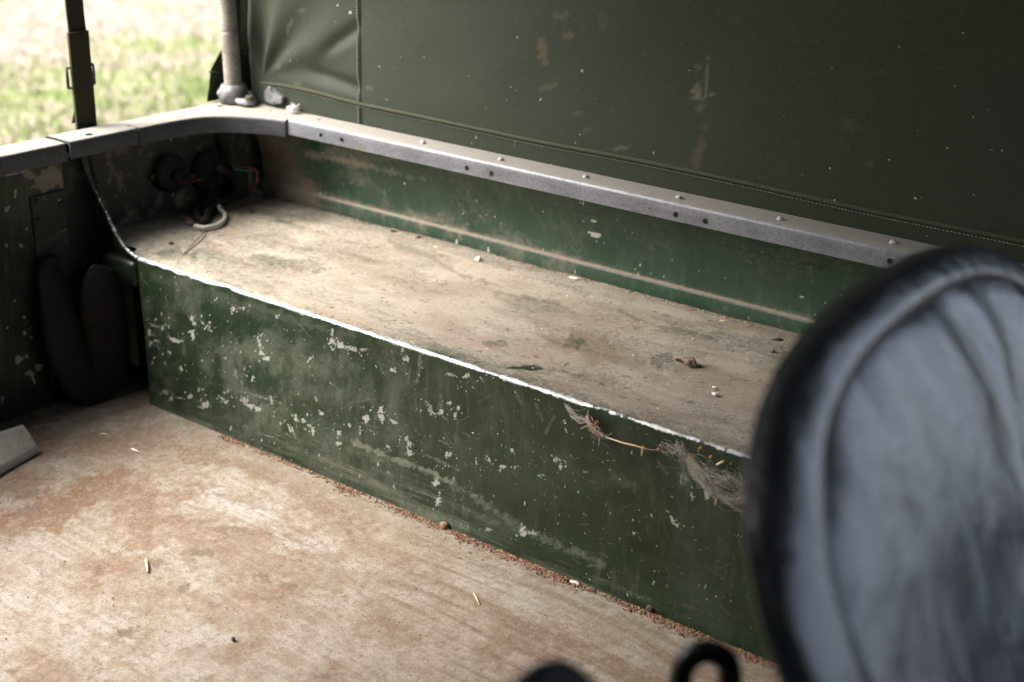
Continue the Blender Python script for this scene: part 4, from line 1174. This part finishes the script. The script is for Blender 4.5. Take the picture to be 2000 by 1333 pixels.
# ================================================================== WEBBING STRAP
wst = thing('webbing_strap', 'dark olive webbing strap with metal buckle hanging behind the tailgate', 'strap', at(168, 258, 'x', -0.170))
def ribbon(name, pxs, xx, halfw, th, parent, mat):
    pts = [at(px, py, 'x', xx) for px, py in pxs]
    bm = bmesh.new(); prev = None
    for P in pts:
        q = [bm.verts.new(P + np.array([s * th, t * halfw, 0])) for s, t in ((1, -1), (1, 1), (-1, 1), (-1, -1))]
        if prev:
            for k in range(4): bm.faces.new((prev[k], prev[(k + 1) % 4], q[(k + 1) % 4], q[k]))
        else: bm.faces.new(q[::-1])
        prev = q
    bm.faces.new(prev)
    bmesh.ops.recalc_face_normals(bm, faces=bm.faces)
    return part(name, bm_mesh(name, bm), parent, [mat])


ribbon('upper_strap', [(112, -260), (141, -30), (146, 20), (153, 80), (160, 150)], -0.1725, 0.0145, 0.0015, wst, MT['webbing'])
ribbon('lower_strap', [(152, 62), (156, 110), (162, 170), (169, 250), (174, 300)], -0.1685, 0.0172, 0.0022, wst, MT['webbing'])
ribbon('strap_tail', [(150, 150), (152, 190), (153, 215), (148, 240)], -0.176, 0.0070, 0.0010, wst, MT['webbing'])
P = at(158, 147, 'x', -0.172)
bm = bmesh.new()
for (a, b) in (((0, -.0235, .013), (0, -.0235, -.016)), ((0, .0225, .013), (0, .0225, -.016)), ((0, -.0235, .013), (0, .0225, .013)), ((0, -.0235, -.016), (0, .0225, -.016))):
    tube_into(bm, [P + np.array(a), P + np.array(b)], 0.0022, 6)
part('buckle', bm_mesh('buckle', bm), wst, [MT['blackmetal']])

# ================================================================== SEATS
def seat(name, label, C, W, Hs, n, rec, yaw, scale_low=1.35):
    t_ = thing(name, label, 'seat', tuple(C))
    rt = np.array([-math.sin(yaw), math.cos(yaw), 0]); nm0 = np.array([math.cos(yaw), math.sin(yaw), 0])
    up = np.array([0, 0, 1]) * math.cos(rec) - nm0 * math.sin(rec)
    nm = nm0 * math.cos(rec) + np.array([0, 0, 1]) * math.sin(rec)
    th = np.linspace(0, 2 * np.pi, 160, endpoint=False)
    ca, sa = np.cos(th), np.sin(th)
    oa = np.sign(ca) * abs(ca) ** (2 / n) * W; ob = np.sign(sa) * abs(sa) ** (2 / n) * Hs * np.where(sa < 0, scale_low, 1.0)

    def surf(prof_, seed, wr):
        rows_ = []
        for (rho, dep) in prof_:
            a = oa * rho; b = ob * rho
            wob = (fbm(a * 26 + 5, b * 9 + 3, seed, 3) - 0.5) * wr
            dd = dep + 0.016 + wob * (1 if rho < 0.80 else 0.35)
            rows_.append(np.array(C) + a[:, None] * rt + b[:, None] * up + np.asarray(dd)[:, None] * nm if np.ndim(dd) else None)
        return np.array(rows_)
    prof_f = [(0.002, 0.004), (0.15, 0.004), (0.3, 0.0035), (0.45, 0.0025), (0.58, 0.001), (0.69, -0.001), (0.77, -0.003), (0.82, -0.0055), (0.838, -0.0072), (0.845, -0.008)]
    panel = part('centre_panel', grid_mesh('centre_panel', surf(prof_f, 301, 0.010), closed_v=True, flip=True), t_, [MT['vinyl']])
    prof_b = [(0.844, -0.0080), (0.850, -0.0070), (0.868, -0.0066), (0.895, -0.0075), (0.925, -0.0095), (0.950, -0.0118), (0.970, -0.0148), (0.982, -0.0185), (0.989, -0.0228), (0.992, -0.027)]
    part('border', grid_mesh('border', surf(prof_b, 302, 0.006), closed_v=True, flip=True), t_, [MT['vinyl']])
    # piped seam
    ring = np.array(C) + (oa * 0.8445)[:, None] * rt + (ob * 0.8445)[:, None] * up + (0.016 - 0.0084) * nm
    tube('piping', [ring[i % 160] for i in range(161)], 0.0020, panel, MT['blackmetal'], 6)
    prof_s = [(0.990, -0.0265), (0.996, -0.0275), (0.997, -0.029), (0.985, -0.032), (0.93, -0.040), (0.5, -0.054), (0.002, -0.056)]
    part('back_shell', grid_mesh('back_shell', surf(prof_s, 303, 0.0005), closed_v=True, flip=True), t_, [MT['blackmetal']])
    return t_, rt, up, nm


S1, rt, up, nm = seat('front_seat', 'glossy black vinyl seat back with piped seam, in front of the wheel box', (1.334, -0.39, 0.444), 0.25, 0.177, 2.694, 0.575, 0.012, 1.25)
bs = np.array([1.334, -0.39, 0.444])
for sgn in (-1, 1):
    a = bs + rt * sgn * 0.225 - nm * 0.048 + up * 0.02
    tube('frame_post', [a, a + np.array([0.012, 0, -0.12]), np.array([a[0] + 0.02, a[1], 0.20]), np.array([a[0] + 0.02, a[1], -0.05])], 0.011, S1, MT['frame'], 12)
# seat base the posts stand on, below the frame of the photograph
part('seat_riser', bm_mesh('seat_riser', box_bm(1.19, 1.95, -1.35, 0.25, -0.06, 0.12, 0.006)), body, [MT['dark']])

# neighbouring lower pad: only the top of its rounded back reaches into the picture
P = np.array(at(1045, 1308, 'x', 1.245))
S2 = thing('centre_seat_pad', 'top of a low black padded back at the bottom edge', 'seat', (P[0], P[1], 0.12))
bm = bmesh.new()
bmesh.ops.create_uvsphere(bm, u_segments=32, v_segments=20, radius=1)
bmesh.ops.scale(bm, vec=(0.030, 0.075, 0.16), verts=bm.verts)
for v in bm.verts:
    if v.co.z < 0: v.co.x *= 1.0; v.co.z *= 1.4
bmesh.ops.translate(bm, vec=(P[0], P[1], P[2] - 0.16), verts=bm.verts)
part('pad', bm_mesh('pad', bm, True), S2, [MT['rubber']])
tube('stem', [(P[0], P[1], P[2] - 0.36), (P[0], P[1], 0.115)], 0.012, S2, MT['blackmetal'], 10)

# black hoop catch beside the seat
hc = at(1378, 1318, 'x', 1.235)
hk = thing('seat_catch', 'black metal hoop catch standing beside the seat foot', 'catch', (hc[0], hc[1], 0.12))
pts = []
rt2 = np.array([0.80, 0.60, 0]);
for k in range(0, 25):
    a = math.pi * k / 24
    pts.append(hc + rt2 * (-math.cos(a)) * 0.0135 + np.array([0, 0, 1]) * math.sin(a) * 0.0150)
pts = [pts[0] + np.array([0, 0, -0.05])] + pts + [pts[-1] + np.array([0, 0, -0.05])]
tube('hoop', pts, 0.0068, hk, MT['blackmetal'], 12)
e0, e1 = pts[0], pts[-1]
tube('stem', [(e0 + e1) / 2 + np.array([0, 0, 0.004]), ((e0 + e1) / 2 * np.array([1, 1, 0])) + np.array([0, 0, 0.115])], 0.016, hk, MT['blackmetal'], 12)

# ================================================================== LOOSE BITS
def nugget(name, P, size, mat, label, cat, group=None, seed=0, sub=2, rz=0.0, zsink=0.25):
    bm = bmesh.new(); bmesh.ops.create_icosphere(bm, subdivisions=sub, radius=1)
    rg = random.Random(seed)
    ph = [rg.uniform(0, 6) for _ in range(6)]
    for v in bm.verts:
        c = v.co
        k = 1 + 0.22 * math.sin(c.x * 3 + ph[0]) * math.cos(c.y * 3.4 + ph[1]) + 0.16 * math.sin(c.z * 4 + ph[2] + c.x * 2) + 0.1 * math.sin(c.y * 7 + ph[3])
        v.co = Vector((c.x * size[0], c.y * size[1], c.z * size[2])) * k
    bmesh.ops.rotate(bm, cent=(0, 0, 0), matrix=Matrix.Rotation(rz, 3, 'Z'), verts=bm.verts)
    zmin = min(v.co.z for v in bm.verts)
    bmesh.ops.translate(bm, vec=(0, 0, -zmin - 0.0006), verts=bm.verts)
    o = link(name, bm_mesh(name, bm, True), None, [mat]); o.location = (P[0], P[1], P[2])
    tag(o, label, cat, group); return o


ZT = H - 0.0022
T = lambda px, py: at(px, py, 'z', ZT)
F = lambda px, py: at(px, py, 'z', 0.0)
nugget('dirt_lump', T(1347, 713), (0.0085, 0.0065, 0.0055), MT['lump'], 'brown dried dirt lump on the dusty wheel box top', 'dirt lump', None, 3, 3)
nugget('pebble', T(935, 511), (0.0055, 0.0045, 0.004), MT['pale'], 'pale pebble on the wheel box top near the side panel', 'pebble', None, 4)
nugget('paint_flake', T(1122, 547), (0.010, 0.0045, 0.0022), MT['pale'], 'long pale paint flake at the foot of the side panel', 'flake', None, 5, 2, 0.3)
nugget('paint_flake', T(1397, 771), (0.0045, 0.003, 0.0016), MT['pale'], 'small white flake on the box top below the dirt lump', 'flake', None, 6)
nugget('paint_flake', T(1396, 758), (0.003, 0.002, 0.0014), MT['pale'], 'tiny pale flake beside a larger white flake', 'flake', None, 16)
nugget('crumb', T(1518, 668), (0.0075, 0.0028, 0.0024), MT['darkbit'], 'dark crumb lying on the box top close to the seat', 'crumb', None, 7, 2, 0.5)
nugget('crumb', T(1326, 706), (0.005, 0.0022, 0.002), MT['darkbit'], 'dark elongated crumb beside the brown dirt lump', 'crumb', None, 8, 2, 0.2)
nugget('crumb', T(1508, 688), (0.004, 0.003, 0.002), MT['lump'], 'brown crumb near the dark crumb by the seat', 'crumb', None, 28)
for k, (px, py) in enumerate([(769, 455), (818, 468)]):
    nugget('crumb', T(px, py), (0.0042, 0.0035, 0.003), MT['darkbit'], 'dark crumb of a pair below the dusty ledge', 'crumb', 'pair of crumbs under the ledge', 9 + k)
nugget('crumb', T(850, 485), (0.005, 0.003, 0.002), MT['straw'], 'tan crumb on the box top beyond the pair of dark crumbs', 'crumb', None, 12)
nugget('pebble', at(852, 437, 'z', H + 0.0215), (0.012, 0.003, 0.003), MT['pale'], 'pale clod resting on the dusty side ledge', 'clod', None, 13, 2, 0.05)
nugget('crumb', T(493, 417), (0.004, 0.003, 0.003), MT['darkbit'], 'dark crumb on the shelf right of the cable loop', 'crumb', None, 14)
nugget('crumb', T(335, 478), (0.004, 0.003, 0.0028), MT['darkbit'], 'dark crumb on the shelf near the gusset and dry stalk', 'crumb', None, 15)
nugget('crumb', F(455, 1252), (0.0032, 0.0022, 0.0020), MT['blackmetal'], 'single black crumb on the pale dusty floor', 'crumb', None, 17)
nugget('seed', F(1124, 1140), (0.0062, 0.0025, 0.0018), MT['pale'], 'white seed on the floor grit along the box foot', 'seed', None, 18, 2, 0.1)
nugget('clod', F(868, 1032), (0.007, 0.005, 0.0045), MT['lump'], 'small hollow brown clod in the grit line', 'clod', None, 19)
nugget('clod', F(1270, 1196), (0.006, 0.004, 0.0042), MT['darkbit'], 'dark clod at the end of the grit line', 'clod', None, 20)


def stick(name, A, B, r0, mat, label, cat, group=None):
    A = np.array(A) + np.array([0, 0, r0]); B = np.array(B) + np.array([0, 0, r0])
    return tag(tube(name, [A, (A + B) / 2 + np.array([0.0004, 0, r0 * 0.4]), B], [r0, r0 * 1.1, r0 * 0.7], None, mat, 6), label, cat, group)


stick('straw', F(285, 1096), F(289, 1121), 0.0017, MT['straw'], 'short thick piece of straw on the pale floor', 'straw')
stick('straw', F(925, 1160), F(937, 1184), 0.0009, MT['straw'], 'thin straw on the streaked floor', 'straw')
for k, (a, b) in enumerate([((197, 849), (212, 851)), ((258, 879), (272, 886))]):
    stick('sliver', F(*a), F(*b), (0.0011, 0.0015)[k], MT['pale'], ('thinner white sliver on the shaded floor below the hanging sleeve', 'thicker white sliver on the floor out from the sleeve')[k], 'sliver', 'white slivers by the sleeve')
stick('straw', T(1255, 577), T(1285, 581), 0.0008, MT['straw'], 'pale straw at the side panel foot', 'straw')
stick('straw', T(1405, 629), T(1423, 630), 0.0012, MT['straw'], 'short yellow straw bit under the side panel', 'straw')
stick('twig', T(1345, 609), T(1373, 606), 0.0009, MT['darkbit'], 'dark curled twig bit by the side panel foot', 'twig')

# grit heaped in the joint between floor and box, and crumbs spread over floor and box top
def ico(bm, P, r0, rg, mi):
    a = rg.uniform(0, 6.28); s = (rg.uniform(.7, 1.4), rg.uniform(.7, 1.3), rg.uniform(.6, 1.0))
    base = [(0, 0, 1), (.9, 0, .1), (.28, .86, -.1), (-.73, .53, .15), (-.73, -.53, -.1), (.28, -.86, .1), (0, 0, -1)]
    vs = []
    for (x, y, z) in base:
        x2 = (x * math.cos(a) - y * math.sin(a)) * s[0]; y2 = (x * math.sin(a) + y * math.cos(a)) * s[1]
        vs.append(bm.verts.new((P[0] + x2 * r0, P[1] + y2 * r0, P[2] + (z * s[2] + 0.75) * r0)))
    for k in range(5):
        f = bm.faces.new((vs[0], vs[1 + k], vs[1 + (k + 1) % 5])); f.material_index = mi
        f = bm.faces.new((vs[6], vs[1 + (k + 1) % 5], vs[1 + k])); f.material_index = mi


rg = random.Random(5)
bm = bmesh.new()
for i in range(7500):
    x = rg.uniform(0.16, 1.08)
    dens = float(fbm(np.array([x * 22]), np.array([0.5]), 401, 3)[0])
    if rg.random() > sstep(0.30, 0.72, np.array(dens)) * 0.95 + 0.18: continue
    y = -abs(rg.gauss(0, 0.0055 + 0.007 * max(0, dens - .45)))
    ico(bm, (x, y - 0.001, 0.0), rg.choice([0.0006, 0.0007, 0.0008, 0.0010, 0.0012, 0.0015]), rg, rg.choice([0, 0, 0, 1, 2]))
go = link('grit', bm_mesh('grit', bm), None, [MT['grit'], MT['lump'], MT['darkbit']]); go['kind'] = 'stuff'
tag(go, 'reddish grit gathered along the foot of the wheel box', 'grit')
bm = bmesh.new()
for i in range(1000):
    x, y = rg.uniform(-0.05, 1.05), rg.uniform(-0.55, -0.006)
    if rg.random() < abs(y) * 0.9: continue
    ico(bm, (x, y, 0.0003), rg.choice([0.0005, 0.0007, 0.0009, 0.0012]), rg, rg.choice([0, 1, 2, 2]))
for i in range(500):
    x, y = rg.uniform(-0.02, 1.08), rg.uniform(0.012, D - 0.006)
    ico(bm, (x, y, H - 0.0015), rg.choice([0.0005, 0.0006, 0.0008, 0.0011]), rg, rg.choice([0, 1, 2, 3]))
for i in range(700):
    x, y = rg.uniform(-0.02, 1.08), D - 0.004 - abs(rg.gauss(0, .006))
    ico(bm, (x, y, H - 0.0008), rg.choice([0.0005, 0.0007, 0.001, 0.0013]), rg, rg.choice([0, 1, 2, 3]))
go = link('loose_crumbs', bm_mesh('loose_crumbs', bm), None, [MT['grit'], MT['lump'], MT['darkbit'], MT['pale']]); go['kind'] = 'stuff'
tag(go, 'fine crumbs scattered over the floor and box top', 'crumbs')

# ---- cobwebbed twig stuck to the box face
FY = lambda px, py, y: at(px, py, 'y', y)
tw = thing('cobweb_twig', 'dusty twig caught in cobweb on the box face under the worn edge', 'twig', FY(1165, 840, -0.002))
tube('twig', smooth_path([FY(1147, 812, -.004), FY(1155, 832, -.008), FY(1168, 847, -.010), FY(1182, 855, -.009)], 16), [0.0022, .0026, .003, .0034, .0036, .0036, .0032, .003, .0028, .0026, .0024, .0022, .002, .002, .0018, .0016, .0014][:17], tw, MT['twig'], 7)
tube('stalk', smooth_path([FY(1180, 853, -.009), FY(1212, 864, -.010), FY(1240, 871, -.009), FY(1262, 877, -.004)], 16), 0.0009, tw, MT['straw'], 6)
tube('cross_straw', [FY(1256, 873, -.009), FY(1253, 890, -.010)], 0.0011, tw, MT['straw'], 6)
bm = bmesh.new()
for i in range(10):
    P = FY(1152 + i * 3 + rg.uniform(-4, 4), 822 + i * 3.4 + rg.uniform(-5, 5), -.009)
    dd = np.array([rg.uniform(-.012, .006), rg.uniform(-.004, .003), rg.uniform(-.014, .008)])
    tube_into(bm, [P, P + dd * .6, P + dd], [0.0013, 0.0009, 0.0003], 5)
part('snags', bm_mesh('snags', bm), tw, [MT['twig']])
nb = bmesh.new()
for (px, py) in [(1163, 827), (1167, 829), (1164, 832)]:
    tube_into(nb, [FY(px, py, -.004), FY(px + rg.uniform(-2, 5), py - 5, -.007)], [0.002, 0.0008], 5)
part('husk', bm_mesh('husk', nb), tw, [MT['husk']])


def strands(name, spec, parent, seed, r0=0.00016):
    """spec: list of (A, B, sag, spread, count): bundles of fine threads"""
    rg2 = random.Random(seed); bm = bmesh.new()
    for (A, B, sag, spread, cnt) in spec:
        A, B = np.array(A), np.array(B)
        for i in range(cnt):
            j = lambda s: np.array([rg2.gauss(0, s), rg2.gauss(0, s * .45), rg2.gauss(0, s)])
            a = A + j(spread * .6); b = B + j(spread * .6)
            a[1] = min(a[1], -0.0008); b[1] = min(b[1], -0.0008)
            m1 = a * .67 + b * .33 + j(spread) + np.array([0, -.002, -sag]); m2 = a * .33 + b * .67 + j(spread) + np.array([0, -.002, -sag])
            m1[1] = min(m1[1], -.0008); m2[1] = min(m2[1], -.0008)
            if rg2.random() < 0.5: continue
            tube_into(bm, smooth_path([a, m1, m2, b], 9), rg2.uniform(.7, 1.5) * r0, 3, False)
    o = part(name, bm_mesh(name, bm), parent, [MT['web']]); o['kind'] = 'stuff'; return o


strands('web_threads', [(FY(1105, 790, -.001), FY(1150, 822, -.007), 0.004, .0022, 22), (FY(1106, 795, -.001), FY(1147, 798, -.002), .003, .001, 5), (FY(1113, 813, -.001), FY(1150, 822, -.007), .002, .0012, 6), (FY(1150, 826, -.008), FY(1185, 855, -.009), .001, .002, 30), (FY(1180, 850, -.009), FY(1195, 848, -.003), 0, .0006, 6), (FY(1255, 876, -.007), FY(1290, 878, -.002), 0, .0003, 3), (FY(1148, 800, -.002), FY(1150, 822, -.008), 0, .0008, 8)], tw, 1)

cw = thing('cobweb', 'dusty grey cobweb with orange husks on the box face beside the seat', 'cobweb', FY(1400, 940, -0.002))
strands('threads', [
    (FY(1300, 872, -.001), FY(1345, 888, -.003), .002, .005, 40), (FY(1325, 868, -.001), FY(1350, 900, -.004), .001, .005, 50), (FY(1345, 890, -.003), FY(1372, 945, -.010), .003, .002, 45),
    (FY(1345, 892, -.004), FY(1420, 940, -.014), .004, .006, 60), (FY(1352, 905, -.006), FY(1400, 955, -.014), .003, .006, 50), (FY(1372, 945, -.010), FY(1410, 972, -.010), .001, .0022, 30), (FY(1395, 955, -.012), FY(1478, 957, -.006), .010, .005, 55), (FY(1400, 970, -.010), FY(1470, 965, -.005), .004, .003, 36),
    (FY(1410, 972, -.010), FY(1448, 1000, -.007), .001, .0014, 28), (FY(1448, 1000, -.007), FY(1478, 1005, -.003), .001, .003, 26), (FY(1415, 930, -.012), FY(1470, 940, -.003), .006, .007, 50), (FY(1440, 930, -.008), FY(1478, 985, -.003), .004, .008, 40), (FY(1285, 878, -.002), FY(1310, 880, -.002), .001, .001, 8), (FY(1360, 910, -.008), FY(1390, 965, -.009), .0, .003, 30)], cw, 2, 0.00010)
bm = bmesh.new()
for (px, py, l, a) in [(1352, 893, 7, 2.6), (1365, 885, 9, 1.7), (1368, 880, 8, 1.5), (1385, 893, 6, .4), (1388, 898, 5, 2), (1356, 897, 6, 3.0), (1426, 908, 4, 1.3)]:
    A = FY(px, py, -.004); B = FY(px + l * math.cos(a), py - l * math.sin(a), -.007)
    tube_into(bm, [A, (A + B) / 2, B], [0.0005, 0.0011, 0.0004], 5)
part('husks', bm_mesh('husks', bm), cw, [MT['husk']])
tube('straw_bit', [FY(1400, 908, -.004), FY(1414, 901, -.006)], 0.0012, cw, MT['straw'], 6)
tube('straw_bit', [FY(1399, 975, -.009), FY(1397, 986, -.008)], 0.0010, cw, MT['straw'], 6)
nb = bmesh.new()
bmesh.ops.create_icosphere(nb, subdivisions=1, radius=0.0024); bmesh.ops.translate(nb, vec=FY(1287, 878, -.003), verts=nb.verts)
part('seed', bm_mesh('seed', nb), cw, [MT['grit']])

# ---- white fluff on the capping corner
fl_ = thing('seed_fluff', 'tuft of white seed fluff on the capping corner beside the canvas', 'fluff', at(575, 212, 'z', HC))
bm = bmesh.new()
P0 = at(574, 210, 'y', 0.322); P0[2] = HC + 0.002
for i in range(70):
    d_ = np.array([rg.gauss(0, 1), rg.gauss(0, 1) - .3, abs(rg.gauss(0, 1))]); d_ /= np.linalg.norm(d_)
    tube_into(bm, [P0 + d_ * 0.001, P0 + d_ * 0.006 + np.array([0, 0, .001]), P0 + d_ * rg.uniform(.007, .015)], [0.0012, 0.0008, 0.0003], 4)
part('tuft', bm_mesh('tuft', bm), fl_, [MT['fluff']])
